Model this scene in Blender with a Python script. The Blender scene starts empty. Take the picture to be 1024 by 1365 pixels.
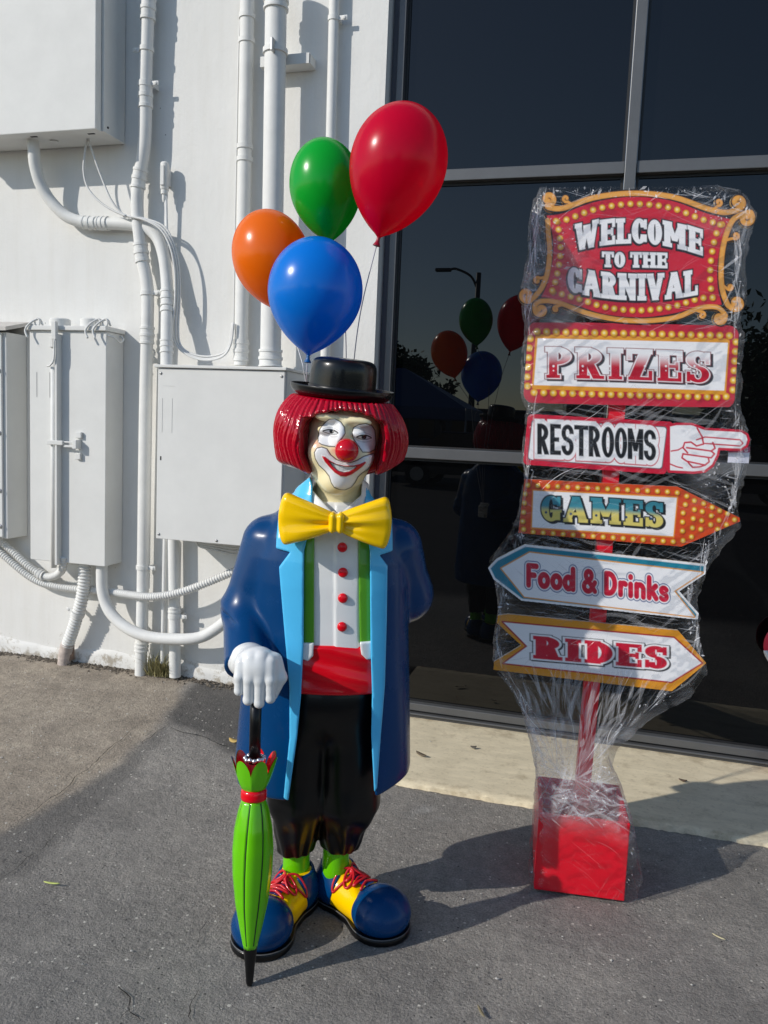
import bpy, bmesh, math, random
import numpy as np
from mathutils import Matrix, Vector
random.seed(4); RNG = np.random.default_rng(7)
SC = bpy.context.scene
COL = SC.collection

# ------------------------------------------------------------------ camera
CAMH, FPX = 1.5, 1060.0
PITCH, YAW, ROLL = 0.10552554, -0.26948773, 0.04310842
def _basis():
    cy, sy, cp, sp_ = math.cos(YAW), math.sin(YAW), math.cos(PITCH), math.sin(PITCH)
    fw = np.array([sy*cp, cy*cp, -sp_]); r = np.array([cy, -sy, 0.0]); u = np.cross(r, fw)
    c, s = math.cos(ROLL), math.sin(ROLL)
    return c*r + s*u, -s*r + c*u, fw
CR, CU, CF = _basis(); CO = np.array([0, 0, CAMH])
cam = bpy.data.cameras.new("camera"); camo = bpy.data.objects.new("camera", cam); COL.objects.link(camo)
cam.sensor_fit = 'HORIZONTAL'; cam.sensor_width = 36.0; cam.lens = 36.0*FPX/1024.0
cam.clip_start = 0.05; cam.clip_end = 2000
M = Matrix.Identity(4)
for i in range(3):
    M[i][0] = CR[i]; M[i][1] = CU[i]; M[i][2] = -CF[i]; M[i][3] = CO[i]
camo.matrix_world = M
SC.camera = camo

# ------------------------------------------------------------------ light
SUN_TRAVEL = np.array([1.12, 1.0, -0.85]); SUN_TRAVEL /= np.linalg.norm(SUN_TRAVEL)
to_sun = -SUN_TRAVEL
W = bpy.data.worlds.new("World"); SC.world = W; W.use_nodes = True
nt = W.node_tree; bg = nt.nodes['Background']
sky = nt.nodes.new('ShaderNodeTexSky'); sky.sky_type = 'NISHITA'; sky.sun_disc = False
sky.sun_elevation = math.asin(to_sun[2]); sky.sun_rotation = math.atan2(to_sun[0], to_sun[1])
sky.air_density = 1.0; sky.dust_density = 0.35; sky.ozone_density = 2.0; sky.altitude = 50
nt.links.new(sky.outputs[0], bg.inputs[0]); bg.inputs[1].default_value = 0.135
sl = bpy.data.lights.new("sun", 'SUN'); slo = bpy.data.objects.new("sun", sl); COL.objects.link(slo)
sl.energy = 3.45; sl.angle = math.radians(0.5); sl.color = (1.0, 0.948, 0.872)
slo.rotation_euler = Vector(SUN_TRAVEL).to_track_quat('-Z', 'Y').to_euler(); slo.location = (-6, -6, 6)
vs = SC.view_settings; vs.view_transform = 'Standard'; vs.look = 'None'; vs.exposure = 0.0; vs.gamma = 1.0
vs.use_curve_mapping = False

# ------------------------------------------------------------------ measuring helpers (pixel of the 1024x1365 photo -> a point on a real plane)
def ray(x, y): return (x-512)/FPX*CR - (y-682.5)/FPX*CU + CF
def on_y(x, y, Y): d = ray(x, y); return CO + d*(Y/d[1])
def on_z(x, y, z=0.0): d = ray(x, y); return CO + d*((z-CAMH)/d[2])
WALL_Y, FRAME_Y, GLASS_Y = 3.85, 3.91, 3.955
def on_wall(x, y, off=0.0): return on_y(x, y, WALL_Y-off)

# ------------------------------------------------------------------ mesh helpers
def link(o, parent=None):
    COL.objects.link(o)
    if parent is not None: o.parent = parent
    return o
def tag(o, label=None, cat=None, group=None, kind=None):
    if label: o['label'] = label
    if cat: o['category'] = cat
    if group: o['group'] = group
    if kind: o['kind'] = kind
    return o
def empty(name, loc=(0, 0, 0), rz=0.0, parent=None):
    o = bpy.data.objects.new(name, None); o.empty_display_size = 0.1
    o.location = loc; o.rotation_euler = (0, 0, rz); return link(o, parent)
def mk(name, V, F, mat, parent=None, smooth=True, colors=None, floats=None):
    """V: (n,3) array, F: array (m,k) or list of index lists -> ONE mesh object"""
    me = bpy.data.meshes.new(name)
    V = np.asarray(V, dtype=np.float32)
    if isinstance(F, np.ndarray):
        lt = np.full(len(F), F.shape[1], np.int32); li = F.astype(np.int32).ravel()
    else:
        lt = np.array([len(f) for f in F], np.int32); li = np.fromiter((i for f in F for i in f), np.int32)
    me.vertices.add(len(V)); me.vertices.foreach_set('co', V.ravel())
    me.loops.add(len(li)); me.loops.foreach_set('vertex_index', li)
    me.polygons.add(len(lt))
    me.polygons.foreach_set('loop_start', np.concatenate([[0], np.cumsum(lt)[:-1]]).astype(np.int32))
    me.polygons.foreach_set('use_smooth', np.full(len(lt), bool(smooth)))
    me.update(calc_edges=True); me.validate()
    if colors is not None:
        a = me.color_attributes.new('Col', 'FLOAT_COLOR', 'POINT')
        c = np.ones((len(V), 4), np.float32); c[:, :3] = colors; a.data.foreach_set('color', c.ravel())
    if floats:
        for k, v in floats.items():
            a = me.attributes.new(k, 'FLOAT', 'POINT'); a.data.foreach_set('value', np.asarray(v, np.float32))
    if mat: me.materials.append(mat)
    return link(bpy.data.objects.new(name, me), parent)
class MB:
    def __init__(s): s.V = []; s.F = []; s.n = 0
    def add(s, V, F):
        V = np.asarray(V, float); s.V.append(V)
        s.F += [[i+s.n for i in f] for f in F]; s.n += len(V); return s
    def box(s, lo, hi, bev=0.0, R=None, T=(0, 0, 0)):
        lo = np.array(lo, float); hi = np.array(hi, float)
        if bev <= 0:
            V = [[(lo, hi)[i][0], (lo, hi)[j][1], (lo, hi)[k][2]] for i in (0, 1) for j in (0, 1) for k in (0, 1)]
            F = [[0, 1, 3, 2], [4, 6, 7, 5], [0, 4, 5, 1], [2, 3, 7, 6], [0, 2, 6, 4], [1, 5, 7, 3]]
            V = np.array(V)
        else:
            bm = bmesh.new(); bmesh.ops.create_cube(bm, size=1.0)
            for v in bm.verts:
                v.co = Vector((lo+hi)/2 + np.array(v.co)*(hi-lo))
            bmesh.ops.bevel(bm, geom=list(bm.edges), offset=bev, segments=2, affect='EDGES', profile=0.5)
            bm.verts.ensure_lookup_table(); bm.verts.index_update()
            V = np.array([v.co[:] for v in bm.verts]); F = [[v.index for v in f.verts] for f in bm.faces]; bm.free()
        if R is not None: V = V @ np.asarray(R).T
        return s.add(V+np.array(T), F)
    def tube(s, P, r, n=12, caps=True, closed=False):
        P = np.asarray(P, float); m = len(P); r = np.broadcast_to(np.asarray(r, float), (m,))
        if closed: T = np.roll(P, -1, 0)-np.roll(P, 1, 0)
        else: T = np.gradient(P, axis=0)
        T /= np.maximum(np.linalg.norm(T, axis=1, keepdims=True), 1e-9)
        a = np.array([0, 0, 1.0]) if abs(T[0][2]) < 0.9 else np.array([1.0, 0, 0])
        u = np.cross(T[0], a); u /= np.linalg.norm(u); rings = []
        for i in range(m):
            u = u-T[i]*(u@T[i]); u /= np.linalg.norm(u); w = np.cross(T[i], u)
            t = np.arange(n)*2*math.pi/n
            rings.append(P[i]+r[i]*(np.cos(t)[:, None]*u+np.sin(t)[:, None]*w))
        V = np.concatenate(rings); F = []
        for i in range(m if closed else m-1):
            j = (i+1) % m
            for k in range(n): F.append([i*n+k, i*n+(k+1) % n, j*n+(k+1) % n, j*n+k])
        if caps and not closed: F += [list(range(n))[::-1], [(m-1)*n+k for k in range(n)]]
        return s.add(V, F)
    def lathe(s, prof, n=48, R=None, T=(0, 0, 0), fn=None):
        prof = np.asarray(prof, float); t = np.arange(n)*2*math.pi/n
        V = np.array([[r*math.cos(a), r*math.sin(a), z] for r, z in prof for a in t])
        if fn is not None: V = fn(V)
        F = [[i*n+k, i*n+(k+1) % n, (i+1)*n+(k+1) % n, (i+1)*n+k] for i in range(len(prof)-1) for k in range(n)]
        if prof[0][0] > 1e-6: F.append(list(range(n))[::-1])
        if prof[-1][0] > 1e-6: F.append([(len(prof)-1)*n+k for k in range(n)])
        if R is not None: V = V @ np.asarray(R).T
        return s.add(V+np.array(T), F)
    def prism(s, poly, thick, frame):
        """poly [(a,b)], frame(a,b,depth)->xyz"""
        k = len(poly)
        V = [frame(a, b, 0) for a, b in poly]+[frame(a, b, thick) for a, b in poly]
        F = [list(range(k)), [k+i for i in range(k)][::-1]]+[[i, k+i, k+(i+1) % k, (i+1) % k] for i in range(k)]
        return s.add(V, F)
    def build(s, name, mat, parent=None, smooth=True, auto=None):
        o = mk(name, np.concatenate(s.V), s.F, mat, parent, smooth)
        if auto is not None:
            me = o.data; bm = bmesh.new(); bm.from_mesh(me); bmesh.ops.recalc_face_normals(bm, faces=bm.faces)
            for e in bm.edges:
                if len(e.link_faces) == 2 and e.calc_face_angle(0) > math.radians(auto): e.smooth = False
            bm.to_mesh(me); bm.free()
        return o
def spline(P, k=8):
    P = np.asarray(P, float)
    Q = np.vstack([2*P[0]-P[1], P, 2*P[-1]-P[-2]]); out = []
    for i in range(len(P)-1):
        a, b, c, d = Q[i:i+4]
        for t in np.arange(k)/k:
            out.append(0.5*((2*b)+(-a+c)*t+(2*a-5*b+4*c-d)*t*t+(-a+3*b-3*c+d)*t**3))
    out.append(P[-1]); return np.array(out)
def rotm(axis, ang):
    return np.array(Matrix.Rotation(ang, 3, axis))
def sstep(a, b, x): t = np.clip((x-a)/(b-a), 0, 1); return t*t*(3-2*t)
_LAT = RNG.random((64, 64))
def vnoise(x, y):
    x = np.asarray(x, float); y = np.asarray(y, float)
    xi = np.floor(x).astype(int); yi = np.floor(y).astype(int); fx = x-xi; fy = y-yi
    fx = fx*fx*(3-2*fx); fy = fy*fy*(3-2*fy)
    g = lambda i, j: _LAT[i % 64, j % 64]
    return (g(xi, yi)*(1-fx)+g(xi+1, yi)*fx)*(1-fy)+(g(xi, yi+1)*(1-fx)+g(xi+1, yi+1)*fx)*fy
def fbm(x, y, o=4):
    return sum(vnoise(x*2**i+17*i, y*2**i+9*i)/2**i for i in range(o))/sum(1/2**i for i in range(o))

# ------------------------------------------------------------------ signed-distance surfaces (surface nets)
def snet(f, lo, hi, h, proj=2):
    lo = np.array(lo, float); hi = np.array(hi, float)
    n = np.ceil((hi-lo)/h).astype(int)+1
    ax = [lo[i]+h*np.arange(n[i]) for i in range(3)]
    v = np.asarray(f(ax[0][:, None, None], ax[1][None, :, None], ax[2][None, None, :]), np.float32)
    v = np.broadcast_to(v, tuple(n)).copy(); s = v < 0
    c = [s[i:n[0]-1+i, j:n[1]-1+j, k:n[2]-1+k] for i in (0, 1) for j in (0, 1) for k in (0, 1)]
    anyc = c[0].copy(); allc = c[0].copy()
    for q in c[1:]: anyc |= q; allc &= q
    I, J, K = np.nonzero(anyc & ~allc); m = len(I)
    idx = np.full(tuple(n-1), -1, np.int64); idx[I, J, K] = np.arange(m)
    acc = np.zeros((m, 3)); cnt = np.zeros(m)
    offs = [(i, j, k) for i in (0, 1) for j in (0, 1) for k in (0, 1)]
    for a in offs:
        for d in range(3):
            if a[d]: continue
            b = list(a); b[d] = 1
            va = v[I+a[0], J+a[1], K+a[2]]; vb = v[I+b[0], J+b[1], K+b[2]]
            x = (va < 0) != (vb < 0); t = np.where(x, va/np.where(x, va-vb, 1), 0)
            P = np.tile(np.array(a, float), (m, 1)); P[:, d] = t
            acc[x] += P[x]; cnt[x] += 1
    V = lo+h*(np.stack([I, J, K], 1)+acc/cnt[:, None])
    F = []
    for d in range(3):
        e1, e2 = [(1, 2), (2, 0), (0, 1)][d]
        sl0 = [slice(None)]*3; sl1 = [slice(None)]*3; sl0[d] = slice(0, -1); sl1[d] = slice(1, None)
        ch = s[tuple(sl0)] != s[tuple(sl1)]
        A = np.stack(np.nonzero(ch), 1)
        A = A[(A[:, e1] > 0) & (A[:, e2] > 0) & (A[:, e1] < n[e1]-1) & (A[:, e2] < n[e2]-1)]
        if not len(A): continue
        def cell(p, q):
            B = A.copy(); B[:, e1] -= p; B[:, e2] -= q; return idx[B[:, 0], B[:, 1], B[:, 2]]
        Q = np.stack([cell(1, 1), cell(0, 1), cell(0, 0), cell(1, 0)], 1)
        flip = ~s[A[:, 0], A[:, 1], A[:, 2]]
        Q[flip] = Q[flip][:, ::-1]; F.append(Q)
    F = np.concatenate(F); F = F[(F >= 0).all(1)]
    e = h*0.3
    for _ in range(proj):
        g = lambda P: np.asarray(f(P[:, 0], P[:, 1], P[:, 2]), float)
        f0 = g(V); G = np.stack([(g(V+np.eye(3)[i]*e)-g(V-np.eye(3)[i]*e))/(2*e) for i in range(3)], 1)
        st = (f0/np.maximum((G*G).sum(1), 0.25))[:, None]*G
        l = np.linalg.norm(st, axis=1, keepdims=True); st *= np.minimum(1, 0.4*h/np.maximum(l, 1e-9)); V = V-st
    return V, F
def smin(a, b, k):
    h = np.clip(0.5+0.5*(b-a)/k, 0, 1); return b*(1-h)+a*h-k*h*(1-h)
def smax(a, b, k): return -smin(-a, -b, k)
def ell(x, y, z, c, r):
    k0 = np.sqrt(((x-c[0])/r[0])**2+((y-c[1])/r[1])**2+((z-c[2])/r[2])**2)
    k1 = np.sqrt(((x-c[0])/r[0]**2)**2+((y-c[1])/r[1]**2)**2+((z-c[2])/r[2]**2)**2)
    return k0*(k0-1)/np.maximum(k1, 1e-6)
def cone(x, y, z, a, b, ra, rb):
    a = np.array(a, float); d = np.array(b, float)-a
    t = np.clip(((x-a[0])*d[0]+(y-a[1])*d[1]+(z-a[2])*d[2])/(d@d), 0, 1)
    return np.sqrt((x-a[0]-t*d[0])**2+(y-a[1]-t*d[1])**2+(z-a[2]-t*d[2])**2)-(ra+(rb-ra)*t)
def rbox(x, y, z, c, b, r):
    qx = abs(x-c[0])-b[0]+r; qy = abs(y-c[1])-b[1]+r; qz = abs(z-c[2])-b[2]+r
    return np.sqrt(np.maximum(qx, 0)**2+np.maximum(qy, 0)**2+np.maximum(qz, 0)**2)+np.minimum(np.maximum(qx, np.maximum(qy, qz)), 0)-r
def poly_sd(x, y, P):
    """signed distance to a closed 2D polygon (negative inside)"""
    P = np.asarray(P, float); sh = np.broadcast(x, y).shape; d = np.full(sh, 1e9); ins = np.zeros(sh, bool); n = len(P)
    for i in range(n):
        a, b = P[i], P[(i+1) % n]; ex, ey = b-a
        t = np.clip(((x-a[0])*ex+(y-a[1])*ey)/max(ex*ex+ey*ey, 1e-12), 0, 1)
        d = np.minimum(d, (x-a[0]-t*ex)**2+(y-a[1]-t*ey)**2)
        c = ((a[1] > y) != (b[1] > y)) & (x < ex*(y-a[1])/(ey if abs(ey) > 1e-12 else 1e-12)+a[0]); ins ^= c
    d = np.sqrt(d); return np.where(ins, -d, d)

# ------------------------------------------------------------------ materials
MATS = {}
def lin(r, g, b):
    f = lambda c: (c/255/12.92 if c/255 <= 0.04045 else ((c/255+0.055)/1.055)**2.4); return (f(r), f(g), f(b))
def mat(name, col=(0.5, 0.5, 0.5), rough=0.5, spec=0.5, coat=0.0, metal=0.0, var=0.0, vscale=8.0, bump=0.0, bscale=40.0, attr=False, sheen=0.0, trans=0.0, sss=0.0, rvar=0.0):
    if name in MATS: return MATS[name]
    m = bpy.data.materials.new(name); m.use_nodes = True; t = m.node_tree; p = t.nodes['Principled BSDF']
    N = lambda k: t.nodes.new(k); L = t.links.new
    p.inputs['Base Color'].default_value = (*col, 1); p.inputs['Roughness'].default_value = rough
    p.inputs['Specular IOR Level'].default_value = spec; p.inputs['Metallic'].default_value = metal
    p.inputs['Coat Weight'].default_value = coat; p.inputs['Coat Roughness'].default_value = 0.08
    if sss: p.inputs['Subsurface Weight'].default_value = sss; p.inputs['Subsurface Radius'].default_value = (0.01, 0.008, 0.006); p.inputs['Subsurface Scale'].default_value = 0.3
    tc = N('ShaderNodeTexCoord'); src = None
    if attr:
        a = N('ShaderNodeAttribute'); a.attribute_name = 'Col'; src = a.outputs['Color']; L(src, p.inputs['Base Color'])
    if var > 0:
        n = N('ShaderNodeTexNoise'); n.inputs['Scale'].default_value = vscale; n.inputs['Detail'].default_value = 6; n.inputs['Roughness'].default_value = 0.65
        L(tc.outputs['Object'], n.inputs['Vector'])
        mr = N('ShaderNodeMapRange'); mr.inputs[1].default_value = 0.25; mr.inputs[2].default_value = 0.75
        mr.inputs[3].default_value = 1-var; mr.inputs[4].default_value = 1+var*0.5; L(n.outputs['Fac'], mr.inputs[0])
        mx = N('ShaderNodeMix'); mx.data_type = 'RGBA'; mx.blend_type = 'MULTIPLY'; mx.inputs['Factor'].default_value = 1
        if src is not None: L(src, mx.inputs['A'])
        else: mx.inputs['A'].default_value = (*col, 1)
        L(mr.outputs[0], mx.inputs['B']); L(mx.outputs['Result'], p.inputs['Base Color'])
        if rvar:
            m2 = N('ShaderNodeMapRange'); m2.inputs[1].default_value = 0.3; m2.inputs[2].default_value = 0.7
            m2.inputs[3].default_value = rough-rvar; m2.inputs[4].default_value = rough+rvar; L(n.outputs['Fac'], m2.inputs[0]); L(m2.outputs[0], p.inputs['Roughness'])
    if bump > 0:
        n2 = N('ShaderNodeTexNoise'); n2.inputs['Scale'].default_value = bscale; n2.inputs['Detail'].default_value = 5
        L(tc.outputs['Object'], n2.inputs['Vector']); b = N('ShaderNodeBump'); b.inputs['Strength'].default_value = bump; b.inputs['Distance'].default_value = 0.004
        L(n2.outputs['Fac'], b.inputs['Height']); L(b.outputs[0], p.inputs['Normal'])
    MATS[name] = m; return m
def gloss(name, rgb, rough=0.22, coat=0.35, bump=0.05):
    return mat(name, lin(*rgb), rough=rough, coat=coat, spec=0.32, var=0.07, vscale=6, bump=bump, bscale=14, rvar=0.06)

# ================================================================== SETTING
def asphalt_material():
    m = bpy.data.materials.new('asphalt'); m.use_nodes = True; t = m.node_tree; p = t.nodes['Principled BSDF']
    N = lambda k: t.nodes.new(k); L = t.links.new
    tc = N('ShaderNodeTexCoord')
    def noise(s, d=6, r=0.6):
        n = N('ShaderNodeTexNoise'); n.inputs['Scale'].default_value = s; n.inputs['Detail'].default_value = d; n.inputs['Roughness'].default_value = r
        L(tc.outputs['Object'], n.inputs['Vector']); return n.outputs['Fac']
    def ramp(src, stops):
        r = N('ShaderNodeValToRGB'); e = r.color_ramp.elements
        while len(e) < len(stops): e.new(0.5)
        for q, (pos, c) in zip(e, stops): q.position = pos; q.color = (*c, 1) if len(c) == 3 else c
        L(src, r.inputs[0]); return r.outputs[0]
    def mix(f, a, b, mode='MIX'):
        x = N('ShaderNodeMix'); x.data_type = 'RGBA'; x.blend_type = mode
        if isinstance(f, (int, float)): x.inputs['Factor'].default_value = f
        else: L(f, x.inputs['Factor'])
        for k, v in (('A', a), ('B', b)):
            if isinstance(v, tuple): x.inputs[k].default_value = (*v, 1)
            else: L(v, x.inputs[k])
        return x.outputs['Result']
    def attr(n):
        a = N('ShaderNodeAttribute'); a.attribute_name = n; return a.outputs['Fac']
    new = ramp(noise(2.2, 8), [(0.3, (0.212, 0.201, 0.186)), (0.5, (0.262, 0.248, 0.229)), (0.72, (0.315, 0.297, 0.271))])
    old = ramp(noise(5, 8), [(0.3, (0.285, 0.245, 0.198)), (0.7, (0.430, 0.372, 0.300))])
    c = mix(attr('old'), new, old)
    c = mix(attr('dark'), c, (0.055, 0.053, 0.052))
    fine = ramp(noise(150, 3, 0.75), [(0.28, (0.45, 0.45, 0.45)), (0.5, (1, 1, 1)), (0.74, (1.6, 1.58, 1.54))])
    c = mix(0.75, c, fine, 'MULTIPLY')
    med = ramp(noise(22, 6, 0.75), [(0.3, (0.74, 0.74, 0.74)), (0.7, (1.2, 1.19, 1.17))])
    c = mix(1.0, c, med, 'MULTIPLY')
    c = mix(1.0, c, ramp(noise(0.9, 4, 0.6), [(0.32, (0.84, 0.84, 0.85)), (0.62, (1.12, 1.11, 1.09))]), 'MULTIPLY')
    # pale aggregate chips showing in the worn surface
    v = N('ShaderNodeTexVoronoi'); v.inputs['Scale'].default_value = 75; L(tc.outputs['Object'], v.inputs['Vector'])
    sx = N('ShaderNodeSeparateColor'); L(v.outputs['Color'], sx.inputs[0])
    m1 = N('ShaderNodeMath'); m1.operation = 'GREATER_THAN'; L(sx.outputs[0], m1.inputs[0]); m1.inputs[1].default_value = 0.91
    m2 = N('ShaderNodeMath'); m2.operation = 'LESS_THAN'; L(v.outputs['Distance'], m2.inputs[0])
    m2b = N('ShaderNodeMath'); m2b.operation = 'MULTIPLY'; L(sx.outputs[1], m2b.inputs[0]); m2b.inputs[1].default_value = 0.38; L(m2b.outputs[0], m2.inputs[1])
    m3 = N('ShaderNodeMath'); m3.operation = 'MULTIPLY'; L(m1.outputs[0], m3.inputs[0]); L(m2.outputs[0], m3.inputs[1])
    c = mix(m3.outputs[0], c, (0.55, 0.52, 0.46))
    # small pits
    v2 = N('ShaderNodeTexVoronoi'); v2.inputs['Scale'].default_value = 48; L(tc.outputs['Object'], v2.inputs['Vector'])
    s2 = N('ShaderNodeSeparateColor'); L(v2.outputs['Color'], s2.inputs[0])
    p1 = N('ShaderNodeMath'); p1.operation = 'GREATER_THAN'; L(s2.outputs[0], p1.inputs[0]); p1.inputs[1].default_value = 0.9
    p2 = N('ShaderNodeMath'); p2.operation = 'LESS_THAN'; L(v2.outputs['Distance'], p2.inputs[0]); p2.inputs[1].default_value = 0.16
    p3 = N('ShaderNodeMath'); p3.operation = 'MULTIPLY'; L(p1.outputs[0], p3.inputs[0]); L(p2.outputs[0], p3.inputs[1])
    c = mix(p3.outputs[0], c, (0.06, 0.058, 0.055))
    # pale scuff near the pavement
    c = mix(attr('scuff'), c, (0.36, 0.35, 0.33))
    L(c, p.inputs['Base Color']); p.inputs['Roughness'].default_value = 0.85; p.inputs['Specular IOR Level'].default_value = 0.3
    b = N('ShaderNodeBump'); b.inputs['Strength'].default_value = 1.0; b.inputs['Distance'].default_value = 0.007
    h = N('ShaderNodeMath'); h.operation = 'ADD'; L(noise(120, 4, 0.75), h.inputs[0]); L(noise(35, 3), h.inputs[1])
    L(h.outputs[0], b.inputs['Height']); L(b.outputs[0], p.inputs['Normal'])
    return m
def gz(x, y):
    return 0.08*sstep(-0.95, -2.1, np.asarray(x, float))*sstep(2.5, 3.8, np.asarray(y, float))
def far(v): return np.sign(v)
xs = np.concatenate([-np.geomspace(400, 5.2, 24), np.arange(-5, 2.4, 0.024), np.geomspace(2.5, 400, 24)])
ys = np.concatenate([-np.geomspace(400, 0.5, 26), np.arange(-0.3, 3.93, 0.024), [3.95, 4.2, 4.6]])
GX, GY = np.meshgrid(xs, ys, indexing='ij')
near = ((GX > -5.2) & (GX < 2.6) & (GY > -0.4)).astype(float)
GZ = gz(GX, GY)+near*((fbm(GX*3, GY*3)-0.5)*0.010+(fbm(GX*18, GY*18, 3)-0.5)*0.004)
# keep the sheet below the concrete apron
AP_X0, AP_Y0 = -1.06, 3.125
apron_edge = AP_Y0+0.035*(fbm(GX*7, GX*0+3)-0.5)
GZ = np.where((GX > AP_X0-0.02) & (GY > AP_Y0+0.03), -0.03, GZ)
wob = (fbm(GX*4, GY*4)-0.5)*0.22
OLDP = [(-9, 0.9), (-2.4, 1.75), (-1.99, 2.25), (-1.93, 2.9), (-1.97, 3.4), (-2.08, 3.75), (-2.1, 5), (-9, 5)]
old = sstep(0.04, -0.05, poly_sd(GX+wob*0.5, GY+wob*0.6, OLDP))
dark = sstep(0.03, -0.04, poly_sd(GX+wob*0.3, GY+wob*0.3, [(-2.1, 4.2), (-2.02, 3.5), (-1.93, 3.27), (-1.72, 3.22), (-1.55, 3.12), (-1.0, 3.1), (-1.0, 4.2)]))*0.7
band = sstep(0.02, -0.03, poly_sd(GX+wob*0.25, GY+wob*0.25, [(-1.95, 3.25), (-1.85, 3.1), (-1.73, 2.05), (-2.3, 1.5), (-2.6, 1.6), (-2.0, 2.25), (-1.93, 2.9)]))*0.36
darkened_lot = sstep(1.2, 0.6, GY)                       # asphalt out of view, coloured dark so the panes mirror less light
sc0 = on_z(565, 1083)
scuff = np.clip(1-np.hypot((GX-sc0[0])*1.0, (GY-sc0[1])*1.3)/0.13, 0, 1)*sstep(0.45, 0.75, fbm(GX*22, GY*22))*0.9
ii = np.arange(GX.size).reshape(GX.shape)
GF = np.stack([ii[:-1, :-1], ii[1:, :-1], ii[1:, 1:], ii[:-1, 1:]], -1).reshape(-1, 4)
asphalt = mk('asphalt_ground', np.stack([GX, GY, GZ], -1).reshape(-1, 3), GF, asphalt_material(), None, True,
             floats=dict(old=old.ravel(), dark=np.maximum(np.maximum(dark, band), darkened_lot).ravel(), scuff=scuff.ravel()))
tag(asphalt, kind='structure')
# cracks: narrow jagged open fissures lying in the asphalt
crack_m = mat('crack_dark', (0.02, 0.019, 0.018), rough=1.0, spec=0.1)
def crack(pts, w):
    P = np.array([on_z(*q)[:2] for q in pts]); out = []
    for a, b in zip(P[:-1], P[1:]):
        k = max(3, int(np.linalg.norm(b-a)/0.018)); nrm = np.array([-(b-a)[1], (b-a)[0]])/np.linalg.norm(b-a)
        for i in range(k): out.append(a+(b-a)*i/k+nrm*(float(fbm((a[0]+(b-a)[0]*i/k)*14, (a[1]+(b-a)[1]*i/k)*14))-0.5)*0.05)
    out.append(P[-1]); out = np.array(out); V = []; n = len(out)
    T = np.gradient(out, axis=0); T /= np.linalg.norm(T, axis=1, keepdims=True)
    for i in range(n):
        ww = w*0.62*(0.3+random.random()*0.8)*min(1, 4*min(i+0.3, n-1-i+0.3)/n+0.2)
        for s in (-1, 1):
            q = out[i]+s*ww/2*np.array([-T[i][1], T[i][0]])
            V.append([q[0], q[1], float(gz(q[0], q[1]))+0.0065])
    mk('crack', np.array(V), [[2*i, 2*i+1, 2*i+3, 2*i+2] for i in range(n-1)], crack_m, asphalt, False)
for pts, w in [([(2, 1112), (40, 1085), (72, 1062), (95, 1045), (140, 1012), (190, 975)], 0.005), ([(0, 1178), (35, 1150), (78, 1107)], 0.004),
               ([(158, 1315), (172, 1333), (176, 1350), (188, 1364)], 0.005), ([(176, 1350), (160, 1362)], 0.003), ([(262, 1322), (254, 1345), (256, 1364)], 0.005),
               ([(279, 1226), (268, 1243), (262, 1262)], 0.003), ([(187, 1202), (162, 1227)], 0.003),
               ([(222, 982), (250, 990), (280, 996), (312, 1008)], 0.008), ([(222, 980), (205, 990), (190, 1002)], 0.005)]:
    crack(pts, w)
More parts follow.
